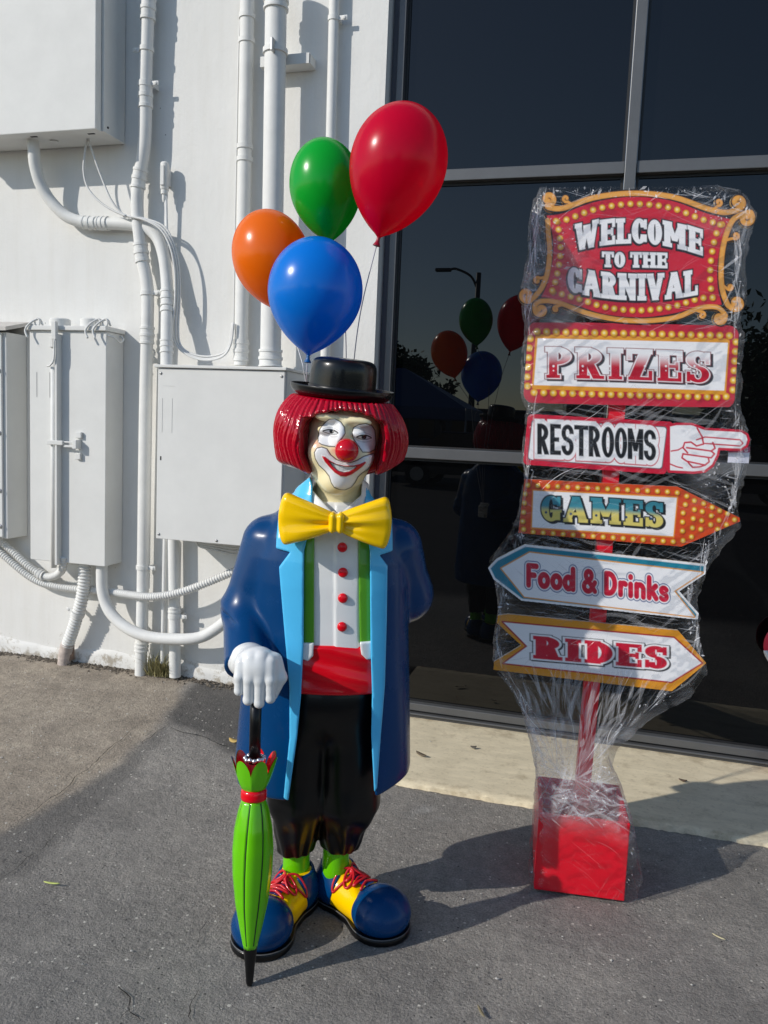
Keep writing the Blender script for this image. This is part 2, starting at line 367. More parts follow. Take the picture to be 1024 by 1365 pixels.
# concrete apron in front of the shop window
def concrete_material():
    m = bpy.data.materials.new('concrete'); m.use_nodes = True; t = m.node_tree; p = t.nodes['Principled BSDF']
    N = lambda k: t.nodes.new(k); L = t.links.new; tc = N('ShaderNodeTexCoord')
    mp = N('ShaderNodeMapping'); mp.inputs['Scale'].default_value = (1, 3, 1); L(tc.outputs['Object'], mp.inputs[0])
    def noise(s, d, src): 
        n = N('ShaderNodeTexNoise'); n.inputs['Scale'].default_value = s; n.inputs['Detail'].default_value = d; n.inputs['Roughness'].default_value = 0.7; L(src, n.inputs['Vector']); return n.outputs['Fac']
    r = N('ShaderNodeValToRGB'); r.color_ramp.elements[0].position = 0.3; r.color_ramp.elements[0].color = (0.60, 0.52, 0.36, 1)
    r.color_ramp.elements[1].position = 0.7; r.color_ramp.elements[1].color = (0.80, 0.70, 0.495, 1); L(noise(6, 9, mp.outputs[0]), r.inputs[0])
    r2 = N('ShaderNodeValToRGB'); r2.color_ramp.elements[0].position = 0.28; r2.color_ramp.elements[0].color = (0.72, 0.7, 0.66, 1); r2.color_ramp.elements[1].position = 0.45; r2.color_ramp.elements[1].color = (1, 1, 1, 1)
    L(noise(55, 4, tc.outputs['Object']), r2.inputs[0])
    x = N('ShaderNodeMix'); x.data_type = 'RGBA'; x.blend_type = 'MULTIPLY'; x.inputs['Factor'].default_value = 0.8; L(r.outputs[0], x.inputs['A']); L(r2.outputs[0], x.inputs['B'])
    # trodden-in stains and dirt, heavier along the window frame and the broken outer edge
    sx_ = N('ShaderNodeSeparateXYZ'); L(tc.outputs['Object'], sx_.inputs[0]); e1 = N('ShaderNodeMapRange'); e1.inputs[1].default_value = 3.80; e1.inputs[2].default_value = 3.91; e1.inputs[3].default_value = 0; e1.inputs[4].default_value = .16; L(sx_.outputs[1], e1.inputs[0])
    e2 = N('ShaderNodeMapRange'); e2.inputs[1].default_value = 3.13; e2.inputs[2].default_value = 3.22; e2.inputs[3].default_value = .15; e2.inputs[4].default_value = 0; L(sx_.outputs[1], e2.inputs[0])
    q1 = N('ShaderNodeMath'); L(e1.outputs[0], q1.inputs[0]); L(e2.outputs[0], q1.inputs[1]); q2 = N('ShaderNodeMath'); L(q1.outputs[0], q2.inputs[0]); L(noise(9, 8, tc.outputs['Object']), q2.inputs[1])
    r3 = N('ShaderNodeValToRGB'); r3.color_ramp.elements[0].position = 0.55; r3.color_ramp.elements[0].color = (1, 1, 1, 1); r3.color_ramp.elements[1].position = 0.80; r3.color_ramp.elements[1].color = (0.58, 0.54, 0.49, 1); L(q2.outputs[0], r3.inputs[0])
    x2 = N('ShaderNodeMix'); x2.data_type = 'RGBA'; x2.blend_type = 'MULTIPLY'; x2.inputs['Factor'].default_value = 1; L(x.outputs['Result'], x2.inputs['A']); L(r3.outputs[0], x2.inputs['B'])
    L(x2.outputs['Result'], p.inputs['Base Color']); p.inputs['Roughness'].default_value = 0.8
    b = N('ShaderNodeBump'); b.inputs['Strength'].default_value = 0.35; b.inputs['Distance'].default_value = 0.003; L(noise(90, 5, tc.outputs['Object']), b.inputs['Height']); L(b.outputs[0], p.inputs['Normal'])
    return m
ax_ = np.arange(AP_X0, 4.0, 0.015); ay_ = np.concatenate([[0.0], np.linspace(0.004, 1, 14)])
AX, AT = np.meshgrid(ax_, ay_, indexing='ij')
edge = AP_Y0+0.012*(fbm(AX*6, AX*0+3)-0.5)+0.022*(fbm(AX*45, AX*0+8)-0.5)
AY = edge+(3.96-edge)*AT; AZ = np.where(AT == 0, -0.03, 0.012+0.004*(fbm(AX*3, AY*3)-0.5))
ii = np.arange(AX.size).reshape(AX.shape)
apron = mk('concrete_pavement', np.stack([AX, AY, AZ], -1).reshape(-1, 3), np.stack([ii[:-1, :-1], ii[1:, :-1], ii[1:, 1:], ii[:-1, 1:]], -1).reshape(-1, 4), concrete_material(), None, True)
tag(apron, kind='structure')

# ------------------------------------------------------------------ the building
def wall_material():
    m = bpy.data.materials.new('painted_stucco'); m.use_nodes = True; t = m.node_tree; p = t.nodes['Principled BSDF']
    N = lambda k: t.nodes.new(k); L = t.links.new; tc = N('ShaderNodeTexCoord')
    def noise(s, d, r=0.6, sc=None):
        n = N('ShaderNodeTexNoise'); n.inputs['Scale'].default_value = s; n.inputs['Detail'].default_value = d; n.inputs['Roughness'].default_value = r
        if sc: 
            mp = N('ShaderNodeMapping'); mp.inputs['Scale'].default_value = sc; L(tc.outputs['Object'], mp.inputs[0]); L(mp.outputs[0], n.inputs['Vector'])
        else: L(tc.outputs['Object'], n.inputs['Vector'])
        return n.outputs['Fac']
    def ramp(src, a, ca, b, cb):
        r = N('ShaderNodeValToRGB'); e = r.color_ramp.elements; e[0].position = a; e[0].color = (*ca, 1); e[1].position = b; e[1].color = (*cb, 1); L(src, r.inputs[0]); return r.outputs[0]
    def mul(a, b, f=1.0):
        x = N('ShaderNodeMix'); x.data_type = 'RGBA'; x.blend_type = 'MULTIPLY'; x.inputs['Factor'].default_value = f; L(a, x.inputs['A']); L(b, x.inputs['B']); return x.outputs['Result']
    c = ramp(noise(1.5, 8), 0.3, (0.70, 0.695, 0.665), 0.7, (0.76, 0.755, 0.73))
    c = mul(c, ramp(noise(3.0, 6, 0.7, (6, 6, 0.5)), 0.32, (0.965, 0.96, 0.95), 0.55, (1, 1, 1)))
    # peeling paint and splashed dirt at the foot of the wall
    sp = N('ShaderNodeSeparateXYZ'); L(tc.outputs['Object'], sp.inputs[0])
    mr = N('ShaderNodeMapRange'); mr.inputs[1].default_value = 0.04; mr.inputs[2].default_value = 0.30; mr.inputs[3].default_value = 0.30; mr.inputs[4].default_value = 0.0; L(sp.outputs[2], mr.inputs[0])
    ad = N('ShaderNodeMath'); ad.operation = 'ADD'; L(noise(14, 7, 0.75), ad.inputs[0]); L(mr.outputs[0], ad.inputs[1])
    c = mul(c, ramp(ad.outputs[0], 0.70, (1, 1, 1), 0.83, (0.55, 0.50, 0.43)))
    # few chips
    v = N('ShaderNodeTexVoronoi'); v.inputs['Scale'].default_value = 5; L(tc.outputs['Object'], v.inputs['Vector'])
    c = mul(c, ramp(v.outputs['Distance'], 0.012, (0.35, 0.34, 0.33), 0.02, (1, 1, 1)))
    L(c, p.inputs['Base Color']); p.inputs['Roughness'].default_value = 0.7; p.inputs['Specular IOR Level'].default_value = 0.3
    h = N('ShaderNodeMath'); h.operation = 'ADD'; L(noise(3, 5), h.inputs[0])
    h2 = N('ShaderNodeMath'); h2.operation = 'MULTIPLY'; L(noise(60, 4), h2.inputs[0]); h2.inputs[1].default_value = 0.18; L(h2.outputs[0], h.inputs[1])
    b = N('ShaderNodeBump'); b.inputs['Strength'].default_value = 0.5; b.inputs['Distance'].default_value = 0.012; L(h.outputs[0], b.inputs['Height']); L(b.outputs[0], p.inputs['Normal'])
    return m
WM = wall_material()
building = empty('building', (-1.15, 3.95, 0))
tag(building, 'white painted commercial building with tall dark tinted shop windows', 'building')
bt = Matrix.Translation((1.15, -3.95, 0))
def bpart(name, mb, mat_, parent=building, smooth=False, **k):
    o = mb.build(name, mat_, parent, smooth, **k)
    if parent is building: o.matrix_parent_inverse = bt
    return o
WIN_X0, WIN_X1, WIN_TOP = -1.148, 3.45, 4.3
# front wall with a very slightly uneven face
wx = np.linspace(-9, WIN_X0, 140); wz = np.linspace(-0.15, 5.6, 110); WX, WZ = np.meshgrid(wx, wz, indexing='ij')
WYY = WALL_Y+0.004*(fbm(WX*1.3+5, WZ*1.3)-0.5)*np.clip((WIN_X0-WX)/0.2, 0, 1)
Vw = np.stack([WX, WYY, WZ], -1).reshape(-1, 3); ii = np.arange(WX.size).reshape(WX.shape)
Fw = np.stack([ii[:-1, :-1], ii[1:, :-1], ii[1:, 1:], ii[:-1, 1:]], -1).reshape(-1, 4).tolist()
mbw = MB(); mbw.add(Vw, Fw)
mbw.box((-9, WALL_Y+0.02, -0.15), (WIN_X0-0.0005, 4.3, 5.6))
mbw.add([(WIN_X0, WALL_Y, -0.15), (WIN_X0, 4.3, -0.15), (WIN_X0, 4.3, 5.6), (WIN_X0, WALL_Y, 5.6)], [[0, 1, 2, 3]])
bpart('wall', mbw, WM)
bpart('header_wall', MB().box((WIN_X0+0.002, WALL_Y, WIN_TOP), (WIN_X1, 4.3, 5.6)), WM)
bpart('pier_wall', MB().box((WIN_X1+0.002, WALL_Y, -0.15), (9, 4.3, 5.6)), WM)
# rough cement foot at the bottom of the wall
px_ = np.linspace(-5.5, WIN_X0-0.01, 260); V = []; 
for i, x in enumerate(px_):
    top = float(gz(x, 3.82))+0.075+0.022*(float(fbm(x*5, 1.0))-0.5)*2; d = 0.010+0.012*float(fbm(x*9, 4.0))
    V += [(x, WALL_Y+0.006, top+0.01), (x, WALL_Y-d*0.7, top-0.004), (x, WALL_Y-d, top-0.03), (x, WALL_Y-d-0.012*float(fbm(x*20, 7.)), -0.1)]
bpart('cement_foot', MB().add(V, [[4*i+j, 4*i+4+j, 4*i+5+j, 4*i+1+j] for i in range(len(px_)-1) for j in range(3)]), WM, smooth=True)
ALU = mat('bronze_aluminium', (0.115, 0.118, 0.122), rough=0.42, metal=0.35, var=0.12, vscale=9, bump=0.03, bscale=60)
DKF = mat('dark_gasket', (0.012, 0.012, 0.013), rough=0.5)
win = empty('shop_window', (0, 0, 0), 0, building); win.matrix_parent_inverse = bt
def wpart(name, lo, hi, m=ALU, bev=0.003): return MB().box(lo, hi, bev).build(name, m, win, False)
JX0, JX1 = WIN_X0+0.036, WIN_X0+0.072
wpart('jamb', (JX0, FRAME_Y, 0.012), (JX1, 4.02, WIN_TOP))
wpart('jamb_filler', (WIN_X0+0.001, FRAME_Y+0.035, 0.012), (JX0-0.001, 4.02, WIN_TOP), mat('filler_grey', (0.10, 0.105, 0.13), 0.6))
MULL = [-0.013, 1.18, 2.37]
for mxx in MULL: wpart('mullion', (mxx, FRAME_Y-0.012, 0.07), (mxx+0.051, 4.02, WIN_TOP))
edges = [JX1]+[v for mxx in MULL for v in (mxx, mxx+0.051)]+[WIN_X1]
bays = [(edges[2*i], edges[2*i+1]) for i in range(len(edges)//2)]
rows = [(0.085, 1.354), (1.407, 2.699), (2.753, WIN_TOP)]
def glass_material():
    m = bpy.data.materials.new('tinted_glass'); m.use_nodes = True; p = m.node_tree.nodes['Principled BSDF']
    p.inputs['Base Color'].default_value = (0.0015, 0.0017, 0.002, 1); p.inputs['Roughness'].default_value = 0.0; p.inputs['IOR'].default_value = 1.5
    t = m.node_tree; N = t.nodes.new; L = t.links.new; tc = N('ShaderNodeTexCoord')
    n = N('ShaderNodeTexNoise'); n.inputs['Scale'].default_value = 1.1; n.inputs['Detail'].default_value = 1; L(tc.outputs['Object'], n.inputs['Vector'])
    b = N('ShaderNodeBump'); b.inputs['Strength'].default_value = 0.05; b.inputs['Distance'].default_value = 0.01; L(n.outputs['Fac'], b.inputs['Height']); L(b.outputs[0], p.inputs['Normal'])
    return m
GLASS = glass_material()
for a, b in bays:
    for z0, z1 in ((1.354, 1.407), (2.699, 2.753)):
        wpart('transom', (a+0.0005, FRAME_Y, z0), (b-0.0005, 4.02, z1))
    for z0, z1 in rows:
        wpart('pane', (a+0.001, GLASS_Y, z0+0.001), (b-0.001, GLASS_Y+0.012, z1-0.001), GLASS, 0)
        g = MB()
        for lo, hi in (((a+.0008, GLASS_Y-.008, z0+.0008), (a+.014, GLASS_Y-.0005, z1-.0008)), ((b-.014, GLASS_Y-.008, z0+.0008), (b-.0008, GLASS_Y-.0005, z1-.0008)),
                       ((a+.0145, GLASS_Y-.008, z1-.014), (b-.0145, GLASS_Y-.0005, z1-.0008)), ((a+.0145, GLASS_Y-.008, z0+.0008), (b-.0145, GLASS_Y-.0005, z0+.010))): g.box(lo, hi)
        g.build('gasket', DKF, win, False)
wpart('bottom_rail', (JX1+0.001, FRAME_Y+0.002, 0.046), (WIN_X1, 4.02, 0.084))
wpart('sill_groove', (JX1+0.001, FRAME_Y+0.014, 0.036), (WIN_X1, 4.02, 0.0455), DKF)
wpart('sill_lip', (JX1+0.001, FRAME_Y-0.012, 0.026), (WIN_X1, 4.0, 0.0355))
wpart('sill_base', (JX1+0.001, FRAME_Y-0.004, 0.006), (WIN_X1, 4.0, 0.0255), mat('dark_sill', (0.05, 0.05, 0.05), 0.5))

# ------------------------------------------------------------------ electrical cabinets and conduits on the wall
PAINT = mat('cabinet_paint', (0.70, 0.70, 0.675), rough=0.62, spec=0.25, var=0.07, vscale=5, bump=0.12, bscale=25)
PIPE = mat('painted_conduit', (0.73, 0.73, 0.705), rough=0.58, spec=0.3, var=0.08, vscale=12, bump=0.15, bscale=30)
RUST = mat('rusty_steel', (0.30, 0.21, 0.16), rough=0.85, var=0.5, vscale=30, bump=0.5, bscale=60)
STEEL = mat('zinc_steel', (0.5, 0.5, 0.49), rough=0.45, metal=0.7, var=0.2, vscale=20)
BLACK = mat('matt_black', (0.015, 0.015, 0.016), rough=0.6)
def thing(name, label, cat, loc=(0, 0, 0), group=None):
    o = empty(name, loc); tag(o, label, cat, group); return o
def part(name, mb, m, root, smooth=False, parent=None, auto=None):
    """builds in world coordinates, then parents to its thing (or part) keeping its place"""
    o = mb.build(name, m, None, smooth, auto)
    q = parent or root; l = Vector((0, 0, 0)); p = q
    while p is not None: l += p.location; p = p.parent
    o.data.transform(Matrix.Translation(-l)); o.parent = q; return o
SHX = 0.0
# upper left cabinet
x1 = -2.574; z0 = 2.935; yf = 3.61
t = thing('electrical_cabinet', 'big white electrical cabinet hung high, its underside showing, over curved pipe', 'cabinet', (-3.2, 3.85, z0))
part('cabinet_body', MB().box((-3.55, yf+0.05, z0), (x1, 3.846, 4.3), 0.004), PAINT, t)
part('door', MB().box((-3.555, yf, z0-0.004), (x1-0.012, yf+0.0465, 4.3), 0.004), PAINT, t)
part('knockout', MB().lathe([(0.022, 0), (0.022, 0.006), (0.016, 0.008)], 16, None, (-2.93, 3.74, z0-0.008)), PAINT, t)
for q in ((-2.66, yf+0.07), (-3.0, yf+0.06)):
    part('drain_slot', MB().box((q[0]-0.02, q[1]-0.006, z0-0.002), (q[0]+0.02, q[1]+0.006, z0+0.001)), BLACK, t)
part('bolt', MB().lathe([(0.006, 0), (0.006, 0.004), (0, 0.006)], 8, rotm('Y', math.pi/2), (x1-0.0005, yf+0.085, z0+0.03)), BLACK, t)
# far left cabinet
t = thing('electrical_cabinet', 'white metal cabinet with sloping lid cut by the picture edge beside hasped cabinet', 'cabinet', (-3.4, 3.85, 0.79))
part('cabinet_body', MB().box((-3.75, 3.69, 0.79), (-3.2, 3.847, 1.93), 0.003), PAINT, t)
part('front_panel', MB().box((-3.75, 3.675, 0.80), (-3.222, 3.689, 1.925), 0.003), PAINT, t)
part('lid', MB().add([(-3.8, 3.65, 1.935), (-3.17, 3.65, 1.935), (-3.17, 3.847, 1.985), (-3.8, 3.847, 1.985), (-3.8, 3.65, 1.955), (-3.17, 3.65, 1.955), (-3.17, 3.847, 2.005), (-3.8, 3.847, 2.005)],
     [[3, 2, 1, 0], [4, 5, 6, 7], [0, 1, 5, 4], [1, 2, 6, 5], [2, 3, 7, 6], [3, 0, 4, 7]]), mat('weathered_lid', (0.56, 0.53, 0.49), 0.7, var=0.25, vscale=25), t)
for zz in (1.72, 1.38, 1.06, 0.86):
    part('screw', MB().lathe([(0.012, 0), (0.012, 0.004), (0.004, 0.007)], 10, rotm('X', math.pi/2), (-3.235, 3.675, zz)), STEEL, t, True)
# cabinet with hasps
bx0 = on_y(39.3, 437, 3.69)[0]; bx1 = -2.572; bz0 = 0.688; bz1 = 1.94
t = thing('electrical_cabinet', 'tall narrow white cabinet with hasp, mid-height latch and wire hooks on its lid', 'cabinet', (-2.8, 3.85, bz0))
part('cabinet_body', MB().box((bx0, 3.69, bz0), (bx1, 3.847, bz1), 0.003), PAINT, t)
part('lid', MB().box((bx0-0.012, 3.672, bz1+0.001), (bx1+0.010, 3.847, bz1+0.026), 0.004), PAINT, t)
for xx in (bx0+0.14, bx0+0.335):
    part('hub', MB().lathe([(0.055, 0), (0.055, 0.040), (0.048, 0.046), (0, 0.046)], 24, None, (xx, 3.76, bz1+0.0265)), PAINT, t, True, auto=40)
sx0 = bx0+0.188
part('conduit_run', MB().tube([(sx0-0.022, 3.674, bz0-0.03), (sx0-0.022, 3.674, bz1-0.17)], 0.0155, 14), PIPE, t, True)
part('door_flange', MB().box((sx0+0.004, 3.648, bz0-0.01), (sx0+0.018, 3.6895, bz1-0.02), 0.002), PAINT, t)
part('door_edge', MB().box((sx0-0.002, 3.684, bz0+0.002), (sx0+0.0035, 3.6895, bz1-0.02)), PAINT, t)
hs = part('hasp', MB().box((sx0-0.035, 3.655, bz1-0.09), (sx0-0.012, 3.689, bz1-0.035), 0.003).box((sx0-0.012, 3.640, bz1-0.05), (sx0+0.016, 3.662, bz1+0.045), 0.003), PAINT, t)
part('hasp_loop', MB().tube(spline([(sx0-0.045, 3.652, bz1-0.19), (sx0-0.02, 3.645, bz1-0.185), (sx0+0.006, 3.64, bz1-0.15), (sx0+0.010, 3.64, bz1-0.05)]), 0.005, 8), PAINT, t, True)
part('hasp_plate', MB().box((sx0-0.036, 3.664, bz1-0.185), (sx0-0.008, 3.672, bz1-0.09), 0.002), PAINT, t)
lz = 1.345
part('latch', MB().box((sx0-0.045, 3.644, lz-0.012), (sx0+0.055, 3.662, lz+0.012), 0.003).box((sx0+0.055, 3.652, lz-0.022), (sx0+0.135, 3.660, lz-0.010), 0.002).box((sx0+0.055, 3.652, lz+0.002), (sx0+0.135, 3.660, lz+0.010), 0.002), PAINT, t)
part('latch_catch', MB().box((sx0+0.115, 3.645, lz-0.028), (sx0+0.14, 3.689, lz+0.020), 0.003).box((sx0+0.112, 3.672, lz+0.03), (sx0+0.15, 3.689, lz+0.062), 0.003).box((sx0+0.112, 3.672, lz-0.085), (sx0+0.145, 3.689, lz-0.05), 0.003), PAINT, t)
for xx in (bx0+0.02, bx0+0.395, bx0+0.44):
    part('hook', MB().tube(spline([(xx-0.005, 3.655, bz1-0.04), (xx-0.022, 3.66, bz1+0.0), (xx+0.005, 3.67, bz1+0.04), (xx+0.035, 3.70, bz1+0.062), (xx+0.05, 3.71, bz1+0.03)]), 0.0055, 8), PAINT, t, True)
    part('hook_eye', MB().tube([(xx+0.03+0.016*math.cos(a), 3.69, bz1+0.045+0.02*math.sin(a)) for a in np.arange(14)*2*math.pi/14], 0.005, 6, closed=True), PAINT, t, True)
part('side_handle', MB().tube(spline([(bx1+0.004, 3.70, bz1-0.02), (bx1+0.03, 3.72, bz1-0.03), (bx1+0.035, 3.76, bz1-0.05), (bx1+0.03, 3.80, bz1-0.03), (bx1+0.004, 3.81, bz1-0.01)]), 0.005, 8), PAINT, t, True)
for xq in (0.045, 0.128): part('label_outline', MB().box((bx0+xq, 3.6885, 1.585), (bx0+xq+0.002, 3.6895, 1.72)), mat('pencil_grey', (0.3, 0.3, 0.3), 0.7), t)
# central cabinet
cx0, cx1, cz0, cz1, cyf = -2.181, -1.494, 0.895, 1.752, 3.55
t = thing('electrical_cabinet', 'wide plain white cabinet half hidden behind the clown, pipes entering its top', 'cabinet', (-1.84, 3.85, cz0))
part('cabinet_body', MB().box((cx0, cyf+0.02, cz0), (cx1, 3.847, cz1-0.003), 0.003), PAINT, t)
part('door', MB().box((cx0+0.004, cyf, cz0-0.004), (cx1-0.004, cyf+0.0195, cz1-0.006), 0.003), PAINT, t)
part('top_lip', MB().box((cx0-0.012, cyf-0.012, cz1-0.0025), (cx1+0.008, 3.847, cz1+0.012), 0.003), PAINT, t)
for qx, qz in ((cx0+0.02, cz1-0.03), (cx0+0.02, cz0+0.02), (cx1-0.02, cz1-0.03), ((cx0+cx1)/2, cz0+0.012)):
    part('screw', MB().lathe([(0.007, 0), (0.007, 0.003), (0.003, 0.005)], 10, rotm('X', math.pi/2), (qx, cyf, qz)), STEEL, t, True)
part('key_hole', MB().box((cx0+0.022, cyf-0.001, 1.29), (cx0+0.029, cyf+0.002, 1.31)), BLACK, t)
part('sticker_trace', MB().box((cx0+0.085, cyf-0.0012, 1.43), (cx0+0.0865, cyf+0.001, 1.60)).box((cx0+0.03, cyf-0.0012, 1.43), (cx0+0.0315, cyf+0.001, 1.60)).box((cx0+0.032, cyf-0.0012, 1.66), (cx0+0.10, cyf+0.001, 1.661)), mat('trace_grey', (0.55, 0.55, 0.53), 0.6), t)

def conduit(label, pts, off, r, couplings=(), clamps=(), ribbed=False, smooth_k=8, straight=False, name='conduit', m=None):
    """pts: photo pixels of the centre line; off: stand-off from the wall (scalar or one per point)"""
    offs = np.broadcast_to(np.asarray(off, float), (len(pts),))
    P = np.array([on_wall(x, y, o) for (x, y), o in zip(pts, offs)])
    Q = P if straight else spline(P, smooth_k)
    root = thing(name, label, 'conduit', P[np.argmin(P[:, 2])])
    if ribbed:
        seg = np.linalg.norm(np.diff(Q, axis=0), axis=1); s = np.concatenate([[0], np.cumsum(seg)]); k = int(s[-1]/0.0028)
        u = np.linspace(0, s[-1], k); Q2 = np.stack([np.interp(u, s, Q[:, i]) for i in range(3)], 1)
        rr = r*(0.97+0.12*np.cos(u/(0.0185 if r > 0.026 else 0.0150)*2*math.pi))
        part('ribbed_pipe', MB().tube(Q2, rr, 16), m or PIPE, root, True)
    else: part('pipe', MB().tube(Q, r, 20), m or PIPE, root, True, auto=60)
    seg = np.linalg.norm(np.diff(Q, axis=0), axis=1); s = np.concatenate([[0], np.cumsum(seg)])
    def at(pxy):
        pr = []
        for q in Q:
            v = q-CO; w = v@CF; pr.append((512+FPX*(v@CR)/w, 682.5-FPX*(v@CU)/w))
        pr = np.array(pr); i = int(np.argmin(np.hypot(*(pr-np.array(pxy)).T)))
        # refine along the segment
        j = min(i+1, len(Q)-1); i0 = max(j-1, 0); a, b = pr[i0], pr[j]; tt = np.clip(((np.array(pxy)-a)@(b-a))/max((b-a)@(b-a), 1e-9), 0, 1)
        if i > 0 and tt == 0:
            a, b = pr[i-1], pr[i]; tt2 = np.clip(((np.array(pxy)-a)@(b-a))/max((b-a)@(b-a), 1e-9), 0, 1)
            return s[i-1]+tt2*(s[i]-s[i-1])
        return s[i0]+tt*(s[j]-s[i0])
    def pt(u): return np.array([np.interp(u, s, Q[:, i]) for i in range(3)])
    for c in couplings:
        (x, y), length, k = c
        u0 = at((x, y)); prof = [(-0.5, 1.0), (-0.49, k), (-0.36, k), (-0.34, k*0.93), (-0.12, k*0.93), (-0.10, k*1.02), (0.06, k*1.02), (0.08, k*0.93), (0.34, k*0.93), (0.36, k), (0.49, k), (0.5, 1.0)]
        C = np.array([pt(u0+a*length) for a, _ in prof])
        part('coupling', MB().tube(C, [r*b for _, b in prof], 20, False), m or PIPE, root, True, auto=35)
    for (x, y), side in clamps:
        u0 = at((x, y)); c = pt(u0); tdir = pt(u0+0.01)-pt(u0-0.01); tdir /= np.linalg.norm(tdir)
        mb = MB().tube(np.array([c-tdir*0.011, c-tdir*0.0109, c+tdir*0.0109, c+tdir*0.011]), [r, r*1.16, r*1.16, r], 20, False)
        if side:
            e = np.cross(tdir, [0, 1, 0]); e /= np.linalg.norm(e); e *= np.sign(e[0])*side if abs(e[0]) > abs(e[2]) else -np.sign(e[2])*side
            R = np.stack([e, [0, 1, 0], np.cross(e, [0, 1, 0])], 1)
            mb.box((r*0.8, -r*0.2, -0.011), (r+0.045, -r*0.2+0.006, 0.011), 0.002, R, c)
            mb.box((r*0.95, -r*0.2+0.006, -0.011), (r+0.008, WALL_Y-c[1], 0.011), 0, R, c)
            mb.lathe([(0.008, 0), (0.008, 0.004), (0, 0.006)], 8, rotm('X', math.pi/2), c+e*(r+0.03)+np.array([0, -r*0.2, 0]))
        part('strap', mb, m or PIPE, root, True, auto=35)
    return root
A_pts = [(199, -30), (198, 0), (195.5, 66), (194, 109), (194, 142), (193, 185), (189.6, 214), (185.6, 237), (183, 264), (183.6, 290), (186.3, 316), (189.6, 346), (195, 372), (197, 396), (196.5, 438), (194.3, 514), (192.4, 628), (191, 743), (189.7, 819), (188.6, 862), (187.5, 903)]
conduit('tall wavy white conduit with many couplings running from roof to asphalt', A_pts, 0.065, 0.0325,
        [((198, 12), 0.11, 1.22), ((194, 128), 0.12, 1.17), ((186, 238), 0.10, 1.18), ((189.6, 337), 0.10, 1.18), ((196, 447), 0.09, 1.18), ((188.6, 862), 0.05, 1.2)], [((194.2, 112), 1), ((197, 391), 1), ((191, 756), 1), ((196, 66), -1)])
conduit('white conduit curving from the high cabinet and down into wide plain cabinet', [(44, 180), (45, 200), (47, 220), (54, 245), (67, 267), (87, 287), (108, 295.5), (130, 297.5), (165, 298.5), (192, 303), (209, 316), (218, 340), (222, 370), (223, 400), (222.5, 430), (222, 489)],
        [0.13, 0.13, 0.12, 0.10, 0.08, 0.065, 0.055, 0.05, 0.05, 0.05, 0.05, 0.06, 0.07, 0.09, 0.12, 0.16], 0.031,
        [((120, 297), 0.08, 1.16), ((138, 297.5), 0.06, 1.2), ((222.5, 398), 0.09, 1.16), ((222, 462), 0.07, 1.14)], [((223, 414), 0)])
conduit('slim straight white conduit with thin cable tied along its side', [(330, -30), (329.5, 20), (325.5, 250), (321, 487)], 0.055, 0.0345, [((321.5, 468), 0.10, 1.18)], [((328.6, 54), 0), ((329, 22), 0), ((326, 195), 0), ((325.6, 212), 0), ((321.8, 455), 0)], straight=True)
D = conduit('thickest straight white conduit, held off the wall by steel strut', [(369, -40), (368, 5), (364.5, 240), (360.5, 489)], [0.14, 0.14, 0.14, 0.14], 0.0515, [((368, 2), 0.08, 1.17), ((360.7, 478), 0.09, 1.16)], [((366.8, 68), 0)], straight=True)
conduit('thin white conduit between thick pipe and window, strapped near its top', [(446.5, -40), (445, 25), (441, 187), (437, 330), (434, 470), (428, 640)], 0.04, 0.0245, [], [((445, 25), 1)], straight=True)
conduit('short white conduit dropping from under wide plain cabinet to the weedy asphalt', [(231.5, 712), (232.5, 790), (233.5, 902)], 0.06, 0.031, [((232.8, 815), 0.05, 1.15)], [((232.8, 821), 1)], straight=True)
conduit('thin rod conduit beside the short pipe under wide plain cabinet', [(220, 712), (218.5, 790), (216.5, 884)], 0.05, 0.011, straight=True)
conduit('smooth white pipe sagging in a wide U below the hasped cabinet', [(135.7, 748), (135.8, 765), (136.5, 785), (141, 804), (150, 820), (166, 835), (187.6, 846), (214, 851), (249, 852), (268.5, 849), (284, 841), (300, 829), (318, 812), (330, 795)], [0.10, 0.10, 0.105, 0.11, 0.12, 0.13, 0.135, 0.135, 0.13, 0.12, 0.11, 0.10, 0.09, 0.08], 0.031)
conduit('lower ribbed flexible conduit sweeping along the wall behind other pipes', [(-20, 712), (0, 735), (20, 753), (36, 766), (52, 775.5), (68, 780.5), (92.5, 784), (123, 786.5), (146, 788.5), (170, 792.5), (196, 795.5), (223, 793.5), (249, 787), (275.5, 777), (302, 766), (335, 752)], [0.05]*8+[0.06, 0.09, 0.12, 0.13, 0.12, 0.10, 0.08, 0.06], 0.021, ribbed=True)
conduit('upper ribbed flexible conduit bending up into the hasped cabinet', [(-20, 690), (0, 719), (20, 738), (36, 753), (50, 763), (60, 768), (70, 768.5), (79, 764), (84, 756), (85, 742)], [0.06]*6+[0.08, 0.10, 0.14, 0.16], 0.021, [((55, 766), 0.05, 1.5)], ribbed=True)
conduit('fat ribbed flexible conduit going from hasped cabinet down to the ground', [(112.8, 748), (112, 778), (108, 803), (102, 824), (96, 843), (89, 862)], [0.09, 0.09, 0.085, 0.08, 0.075, 0.07], 0.033, [], [((103, 818), -1)], ribbed=True)
fit = thing('pipe_fitting', 'rusty peeling pipe stub where fat ribbed conduit meets the asphalt', 'pipe', on_wall(85, 892, 0.06))
Pf = spline(np.array([on_wall(90, 858, 0.07), on_wall(87, 872, 0.065), on_wall(84, 896, 0.06)]), 6)
part('stub', MB().tube(Pf, [0.036]*len(Pf), 18), mat('peeling_stub', (0.55, 0.47, 0.42), 0.8, var=0.45, vscale=28, bump=0.5, bscale=40), fit, True)
part('bracket', MB().box((0, -0.02, -0.06), (0.008, 0.02, 0.06), 0.002, None, on_wall(95, 866, 0.05)), RUST, fit)
